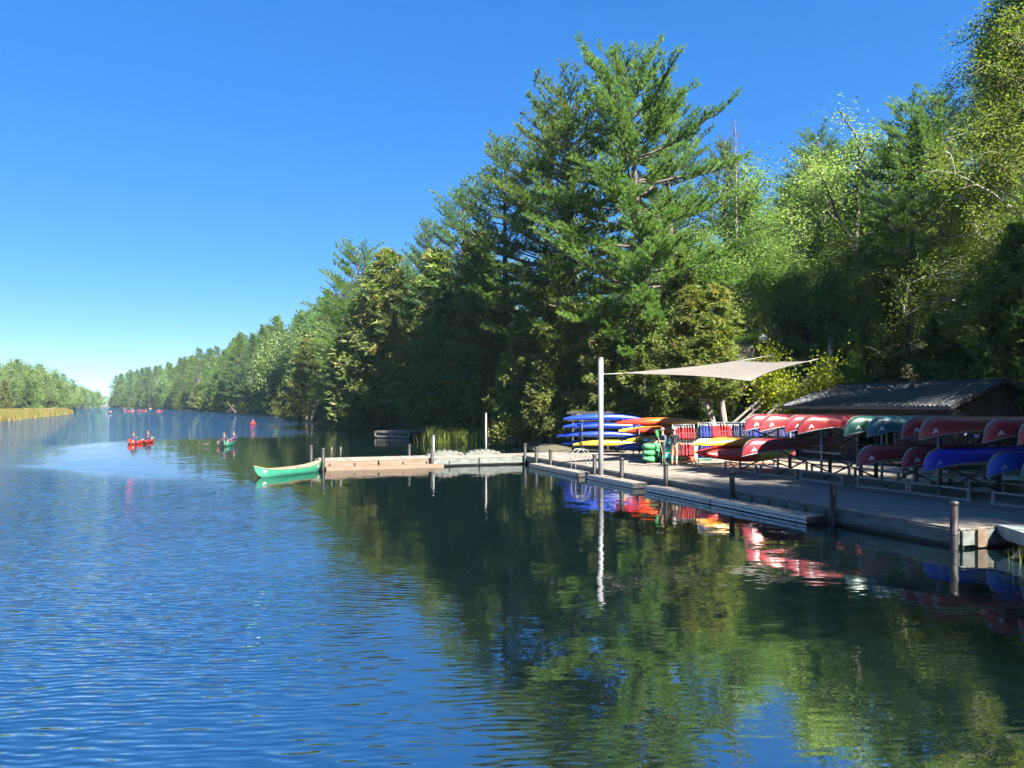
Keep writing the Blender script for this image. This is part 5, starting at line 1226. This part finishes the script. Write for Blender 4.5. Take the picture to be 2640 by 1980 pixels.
for i in range(n + 1):
    for j in range(n + 1):
        s_, t_ = i / n, j / n
        p = sa * (1 - s_) * (1 - t_) + sb_ * s_ * (1 - t_) + sd_ * (1 - s_) * t_ + sc_ * s_ * t_
        cen = (sa + sb_ + sc_ + sd_) / 4; eg = max(0, 1 - 4 * s_ * (1 - s_)) ; eh = max(0, 1 - 4 * t_ * (1 - t_))
        pull = .16 * ((1 - eg) * eh ** 3 + (1 - eh) * eg ** 3)
        vs.append(p.lerp(cen, pull) - og + Vector((0, 0, -.10 * (1 - eg) * (1 - eh))))
b = MB(); k = n + 1; b.add(vs, [(i * k + j, i * k + j + 1, (i + 1) * k + j + 1, (i + 1) * k + j) for i in range(n) for j in range(n)], 0, True); b.build('cloth', M['sail'], e)
for j in (5, 10, 15):
    b = MB(); b.tube([vs[i * k + j] + Vector((0, 0, .004)) for i in range(n + 1)], .012, 4); b.build('seam', M['sail'], e)
for rim in ([i * k for i in range(k)], [i * k + n for i in range(k)], list(range(k)), [n * k + j for j in range(k)]):
    b = MB(); b.tube([vs[i] for i in rim], .02, 5); b.build('hem', M['sail'], e)
for a, q in ((sa, Vector((pp.x + .18, pp.y + .05, 4.60))), (sb_, at(1990, 916, 46)), (sc_, at(2110, 925, 41))):
    b = MB(); b.tube([a - og, q - og], .018, 6); b.build('rope', M['rope'], e)
# second pole for the high corner, hidden in the trees behind
b = MB(); q = at(1990, 910, 46.05); b.tube([(0, 0, 0), (0, 0, q.z - gz(q.x, q.y))], .045, 8); o = b.build('back_pole', M['shed_wall']); o.location = (q.x, q.y, gz(q.x, q.y)); tag(o, 'thin dark pole on the slope holding the high back corner of the sail', 'pole')

# ------------------------------------------------------------------ shed
U0, U1, VF, VB, VR, Z0, ZE, ZR = 11.9, 21.6, 14.2, 19.8, 17.0, .38, 3.16, 4.36
shed = empty('shed', A0, PHI); tag(shed, 'dark low shed with a corrugated grey metal roof behind the canoes', 'shed')
bw = .30; bcache = {}
def board(name, c, d, mat, rz=0.0):
    key = (name, tuple(round(q, 3) for q in d), mat)
    if key not in bcache: b = MB(); b.box((0, 0, 0), d); bcache[key] = b.mesh(name, M[mat])
    return link(name, bcache[key], shed, c, rz)
u = U0 + bw / 2
while u < U1:
    if not (15.0 < u < 17.2): board('wall_board', (VF + rr.uniform(0, .012), u, (Z0 + ZE) / 2), (.03, bw - .012, ZE - Z0), 'shed_wall')
    else: board('wall_board', (VF, u, 2.85), (.03, bw - .012, .60), 'shed_wall')
    u += bw
v = VF + bw / 2 + .02
while v < VB:
    zt = ZR - (abs(v - VR) + bw / 2) * (ZR - ZE) / (VR - 13.6)
    board('wall_board', (v, U0 + rr.uniform(0, .012), (Z0 + zt) / 2), (bw - .012, .03, zt - Z0), 'shed_wall'); board('wall_board', (v, U1, (Z0 + zt) / 2), (bw - .012, .03, zt - Z0), 'shed_wall'); v += bw
b = MB(); b.box((VB, (U0 + U1) / 2, (Z0 + ZE) / 2), (.06, U1 - U0, ZE - Z0)); b.build('back_wall', M['shed_wall'], shed)
b = MB(); b.box(((VF + VB) / 2, (U0 + U1) / 2, Z0 + .03), (VB - VF, U1 - U0, .06)); b.build('floor', M['shed_wall'], shed)
for uu_, wd in ((14.95, .1), (17.25, .1)):
    b = MB(); b.box((VF - .03, uu_, 1.45), (.06, wd, 2.15)); b.build('door_jamb', M['shed_trim'], shed)
pm = MB(); nr, pitch = 4, .24; xs = []
for k in range(nr): xs += [(k * pitch, 0), (k * pitch + .10, 0), (k * pitch + .135, .055), (k * pitch + .205, .055)]
xs.append((nr * pitch, 0)); sl = math.hypot(VR - 13.55, ZR - ZE)
pm.add([(0, x, z) for x, z in xs] + [(sl, x, z) for x, z in xs], [(i, i + 1, len(xs) + i + 1, len(xs) + i) for i in range(len(xs) - 1)]); pm = pm.mesh('roof_panel', M['roof_metal'])
ang = math.atan2(ZR - ZE, VR - 13.55)
for k in range(11):
    for side in (0, 1):
        o = bpy.data.objects.new('roof_panel', pm); COL.objects.link(o); o.parent = shed
        if side == 0: o.location = (13.55, 11.45 + k * .96, ZE + .05); o.rotation_euler = (0, -ang, 0)
        else: o.location = (2 * VR - 13.55, 11.45 + (k + 1) * .96, ZE + .05); o.rotation_euler = (0, -ang, math.pi)
b = MB(); b.box((VR, 16.9, ZR + .085), (.34, 10.9, .03)); b.build('ridge_cap', M['roof_metal'], shed)
b = MB(); b.box((13.62, 16.85, ZE - .02), (.04, 10.7, .16)); b.build('fascia_board', M['shed_trim'], shed)
b = MB(); b.box((13.9, 16.85, ZE - .11), (.55, 10.6, .03)); b.build('soffit', M['shed_wall'], shed)
for s in (-1, 1):
    for uu_ in (11.5, 22.0):
        b = MB(); b.bar((VR + s * 3.4, uu_, ZE - .03), (VR, uu_, ZR - .03), .04, .16); b.build('barge_board', M['shed_trim' if uu_ > 12 else 'shed_wall'], shed)
# things on and by the shed's gable wall
def wall_thing(name, v, z, w_, h_, mat, lb, strips=0):
    e = empty(name, W(v, U0 - .03, z), PHI); tag(e, lb, 'sign' if 'sign' in name or 'board' in name else 'panel')
    b = MB(); b.box((0, 0, 0), (w_, .03, h_)); bk = b.build('backing', M[mat], e)
    for k in range(strips):
        b = MB(); b.box((-w_ / 2 + w_ * (k + .5) / strips, -.02, 0), (w_ / strips * .55, .012, h_ * rr.uniform(.7, .95))); b.build('strip', M['white'], bk)
wall_thing('notice_board', 16.6, 2.0, .62, .42, 'black', 'board with white upright strips on the shed gable wall', 5)
wall_thing('wall_sign', 15.6, 1.98, .42, .36, 'c_blue2', 'dark blue sign panel on the shed gable wall', 1)
b = MB(); b.add([(-.13, 0, .1), (.13, 0, .1), (.10, 0, -.04), (0, 0, -.14), (-.10, 0, -.04), (-.13, -.02, .1), (.13, -.02, .1), (.10, -.02, -.04), (0, -.02, -.14), (-.10, -.02, -.04)], [(0, 1, 2, 3, 4), (9, 8, 7, 6, 5), (0, 5, 6, 1), (1, 6, 7, 2), (2, 7, 8, 3), (3, 8, 9, 4), (4, 9, 5, 0)])
o = b.build('wall_sign', M['white']); o.location = W(14.9, U0 - .035, 2.03); o.rotation_euler = (0, 0, PHI); tag(o, 'small white shield-shaped sign on the shed gable wall', 'sign')
# ------------------------------------------------------------------ stairs up the slope
sA, sB = Vector((11.9, 42.5, .42)), Vector((19.0, 48.5, 5.0)); e = empty('stairs', sA); tag(e, 'grey timber stairs with sloping handrails climbing the slope left of the shed', 'stairs')
dd = sB - sA; hd = Vector((dd.x, dd.y, 0)).normalized(); sd2 = Vector((-hd.y, hd.x, 0)); nst = 26; az = math.atan2(hd.y, hd.x)
for k in range(nst):
    b = MB(); p = dd * ((k + 1) / nst); b.box(p, (.30, 1.5, .045), az); b.build('tread', M['grey_wood'], e)
for s in (-1, 1):
    off = sd2 * (.80 * s)
    b = MB(); b.bar(off + Vector((0, 0, -.1)), dd + off + Vector((0, 0, -.1)), .06, .28); b.build('stringer', M['grey_wood'], e)
    for hh in (.95, .55):
        b = MB(); b.bar(off + Vector((0, 0, hh)), dd + off + Vector((0, 0, hh)), .05 if hh < .9 else .15, .12 if hh < .9 else .05); b.build('handrail', M['grey_wood'], e)
    for k in range(6):
        p = dd * (k / 5) + off; b = MB(); g = gz(sA.x + p.x, sA.y + p.y) - sA.z - .2; b.box((p.x, p.y, (g + p.z + .95) / 2), (.10, .10, p.z + .95 - g), az); b.build('post', M['grey_wood'], e)
p = dd + hd * 1.0; b = MB(); b.box((p.x, p.y, p.z), (2.0, 1.9, .06), az); b.build('landing', M['grey_wood'], e)
for hh in (.95, .5):
    b = MB(); q = dd + hd * 2.0; b.bar(q - sd2 * 1.0 + Vector((0, 0, hh)), q + sd2 * 1.0 + Vector((0, 0, hh)), .06, .12); b.build('handrail', M['grey_wood'], e)
# ------------------------------------------------------------------ sign kiosk, poles, cabin
kl, kr = at(1893, 955, 50), at(1946, 955, 50); kz = gz(kl.x, kl.y); e = empty('sign_kiosk', (kl.x, 50, kz)); tag(e, 'tall cream sign board with small emblems between dark posts on the slope', 'sign')
w_ = kr.x - kl.x; zb, zt = at(0, 955, 50).z - kz, at(0, 886, 50).z - kz
b = MB(); b.box((w_ / 2, 0, zt - .55), (w_, .06, 1.05)); b.build('board', M['cream'], e); b = MB(); b.box((w_ / 2, .02, (zb + zt - 1.15) / 2), (w_, .05, max(.3, zt - 1.15 - zb))); b.build('lower_board', M['tan_wood'], e)
for x in (-.08, w_ + .08): b = MB(); b.box((x, 0, zt / 2), (.14, .14, zt + .1)); b.build('post', M['shed_wall'], e)
b = MB(); b.box((w_ + .45, .1, (zt - .9)), (.55, .5, 1.9)); b.build('side_box', M['shed_wall'], e)
b = MB(); b.box((w_ / 2, 0, zt + .06), (w_ + .5, .4, .06)); b.build('roof', M['shed_trim'], e)
b = MB(); b.tube([(.16, -.04, zt - .40), (.16, -.04, zt - .68), (.20, -.04, zt - .74), (.30, -.04, zt - .74), (.34, -.04, zt - .68), (.34, -.04, zt - .40)], .03, 6); b.build('emblem', M['black'], e)
for k in range(3):
    x = .52 + k * .30; z = zt - .45; b = MB(); b.add([(x, -.034, z + .16), (x + .10, -.034, z), (x, -.034, z - .16), (x - .10, -.034, z), (x, -.034, z + .08), (x + .05, -.034, z), (x, -.034, z - .08), (x - .05, -.034, z)], [(0, 1, 5, 4), (1, 2, 6, 5), (2, 3, 7, 6), (3, 0, 4, 7)]); b.build('emblem', M['grey_wood'], e)
b = MB(); b.box((w_ / 2 + .1, -.034, zt - .80), (.9, .004, .03)); b.build('lettering', M['grey_wood'], e)
b = MB(); b.loft([[(rx * math.cos(2 * math.pi * i / 10), rx * .8 * math.sin(2 * math.pi * i / 10), z) for i in range(10)] for z, rx in ((0, .2), (.1, .3), (.35, .32), (.5, .22), (.55, .05))]); o = b.build('white_bag', M['white']); o.location = (kr.x + .55, 50.1, kz + zt - .9 + .95); tag(o, 'white bundle resting on top of the sign kiosk side box', 'bag')
def pole(px, py, d, r_, mat, lb):
    q = at(px, py, d); g = gz(q.x, q.y); e = empty('utility_pole', (q.x, q.y, g)); tag(e, lb, 'pole'); H = q.z - g
    b = MB(); b.tube([(0, 0, -.3), (0, 0, H)], [r_, r_ * .85], 10); b.build('shaft', M[mat], e); b = MB(); b.box((0, -.14, H - .4), (.12, .1, .25)); b.build('fitting', M['alu_dull'], e)
pole(2140, 872, 47.5, .17, 'bark_pale', 'brown wooden utility pole behind the left end of the shed roof'); pole(2597, 930, 40, .11, 'alu_dull', 'grey pole behind the right end of the shed ridge')
q = at(2365, 850, 60); g = gz(q.x, q.y); e = empty('cabin', (q.x, q.y, g - .2), .25); tag(e, 'cabin with a pale pinkish roof half hidden on the hill', 'cabin')
b = MB(); b.box((0, 2, 1.3), (7, 5, 2.6)); b.build('wall', M['shed_wall'], e)
for s in (-1, 1): b = MB(); b.add([(-4, 2, 4.2), (4, 2, 4.2), (4, 2 + s * 3.2, 2.5), (-4, 2 + s * 3.2, 2.5), (-4, 2, 4.1), (4, 2, 4.1), (4, 2 + s * 3.2, 2.4), (-4, 2 + s * 3.2, 2.4)], [(0, 1, 2, 3), (7, 6, 5, 4), (3, 2, 6, 7), (0, 3, 7, 4), (1, 5, 6, 2)]); b.build('roof', M['cabin_roof'], e)
b = MB(); b.box((-1.0, -.52, 1.4), (1.1, .05, 1.0)); wn = b.build('window', M['shed_trim'], e); b = MB(); b.box((-1.0, -.55, 1.4), (.9, .02, .8)); b.build('pane', M['black'], wn)
# ------------------------------------------------------------------ clutter behind the racks
def lumber(v, u, rz, lb, L=2.6, rows=3, H=1.25):
    e = empty('lumber_rack', W(v, u, .42), PHI + rz); tag(e, lb, 'rack')
    for x in (-L / 2, 0, L / 2): b = MB(); b.box((x, 0, H / 2), (.14, .14, H)); b.build('post', M['grey_wood'], e)
    for k in range(rows): b = MB(); b.box((0, -.10, .25 + k * (H - .35) / (rows - 1)), (L + .2, .05, .16)); b.build('rail', M['pallet'], e)
lumber(9.6, 8.2, -.35, 'raw timber rail rack behind the blue canoe'); lumber(10.0, 5.2, -.35, 'raw timber rail rack at the right edge behind the near canoe rack', 3.0)
e = empty('timber_bed', W(9.0, 3.6, .42), PHI - .3); tag(e, 'low bed edged with upright boards at the right edge', 'planter')
for k in range(14): b = MB(); b.box((-1.4 + k * .2, 0, .24 + rr.uniform(-.02, .02)), (.185, .04, .48)); b.build('board', M['grey_wood'], e)
b = MB(); b.box((0, .5, .2), (2.7, .9, .36)); b.build('soil', M['soil'], e)
for v, u, L, lb in ((8.6, 6.6, 2.8, 'long grey timber lying on the gravel behind the blue canoe'), (8.9, 2.4, 3.0, 'long grey timber lying on the gravel at the right edge')):
    b = MB(); b.box((0, 0, .08), (L, .16, .16)); o = b.build('timber', M['grey_wood']); o.location = W(v, u, .43); o.rotation_euler = (0, 0, PHI - .3); tag(o, lb, 'timber')
e = empty('barrier_rail', W(8.4, 10.2, .42), PHI - .5); tag(e, 'low pale timber barrier on the gravel behind the red middle canoes', 'barrier')
for x in (-.8, .8): b = MB(); b.box((x, 0, .28), (.12, .12, .56)); b.build('post', M['pallet'], e)
b = MB(); b.box((0, 0, .60), (2.0, .16, .07)); b.build('rail', M['pallet'], e)
q = on(2303, 1199, .43); e = empty('hand_cart', q, .4); tag(e, 'small orange hand cart in front of the shed', 'cart')
b = MB(); b.box((0, 0, .22), (.75, .45, .05)); b.build('bed', M['orange'], e); b = MB(); b.tube([(.34, -.18, .22), (.30, -.18, .8), (.30, .18, .8), (.34, .18, .22)], .02, 6); b.build('handle', M['orange'], e)
b = MB(); b.add([(-.2, -.1, .25), (.1, -.1, .25), (-.1, -.1, .62), (-.2, .1, .25), (.1, .1, .25), (-.1, .1, .62)], [(0, 1, 2), (5, 4, 3), (0, 3, 4, 1), (1, 4, 5, 2), (2, 5, 3, 0)]); b.build('load', M['orange'], e)
for x in (-.28, .28):
    for y in (-.22, .22): b = MB(); b.tube([(x, y - .02, .10), (x, y + .02, .10)], .10, 12); b.build('wheel', M['rubber'], e)
# black cross-rail at the back of the deck behind the kayak stacks
e = empty('railing', (6.0, 48.2, .42), .06); tag(e, 'dark timber railing behind the blue and red kayak stacks', 'railing')
for x in (-2.2, 0, 2.2): b = MB(); b.box((x, 0, 1.2), (.12, .12, 2.5)); b.build('post', M['shed_wall'], e)
for z in (2.35, 1.9): b = MB(); b.box((0, -.08, z), (5.2, .05, .14)); b.build('rail', M['shed_wall'], e)
# pale trunks of the leaning cedars behind the red kayaks
for k, (px, d, lean, lb) in enumerate([(1848, 45.5, -2.4, 'pale leaning tree trunk right of the red kayaks'), (1868, 46.2, -1.4, 'pale tree trunk just right of the leaning trunk')]):
    q = at(px, 1100, d); e2 = plant('cedar_tree', CEDARS[k * 3 % 4], (q.x + lean * .0, q.y, gz(q.x, q.y)), k, (1.0, 1.0, 1.0), lb, 'tree')
    for ch in list(e2.children): bpy.data.objects.remove(ch)
    b = MB(); b.tube([(0, 0, -.3), (lean * .12, 0, 2.0), (lean * .45, .2, 4.5), (lean, .3, 8.5)], [.24, .20, .16, .07], 9); b.build('trunk', M['bark_pale'], e2)
    o = link('crown', CEDARS[k][1], e2); o.location = (lean * .6, .2, 3.0); o.scale = (.95, .95, .62)
# leaf litter and sticks on the deck are too small to count
rg = np.random.default_rng(12); n = 700
loc = [W(a, b_) for a, b_ in zip(rg.uniform(.3, 10, n), rg.uniform(.3, 20, n) ** 1.0)]
Pl = np.array([(p.x, p.y, DZ + .012) for p in loc]); V, Fc = leaves(Pl, .07, rg, 6.0)
V[:, 2] = np.clip(V[:, 2], DZ + .004, DZ + .03)
tag(link('leaf_litter', npmesh('leaf_litter', V, Fc, M['reed'])), 'fallen leaves scattered on the deck and gravel', 'leaves', kind='stuff')

# ------------------------------------------------------------------ thin summer air
hm = bpy.data.materials.new('thin air'); hm.use_nodes = True; hn = hm.node_tree; hn.nodes.clear()
ho = hn.nodes.new('ShaderNodeOutputMaterial'); hv = hn.nodes.new('ShaderNodeVolumePrincipled')
hv.inputs['Color'].default_value = (0.55, 0.78, 1.0, 1); hv.inputs['Density'].default_value = 0.00010; hv.inputs['Anisotropy'].default_value = 0.15
hn.links.new(hv.outputs[0], ho.inputs['Volume'])
b = MB(); b.box((-100, 2450, 25), (5600, 5300, 56)); o = b.build('haze', hm); tag(o, 'thin blue air over the whole channel', 'haze', kind='stuff')
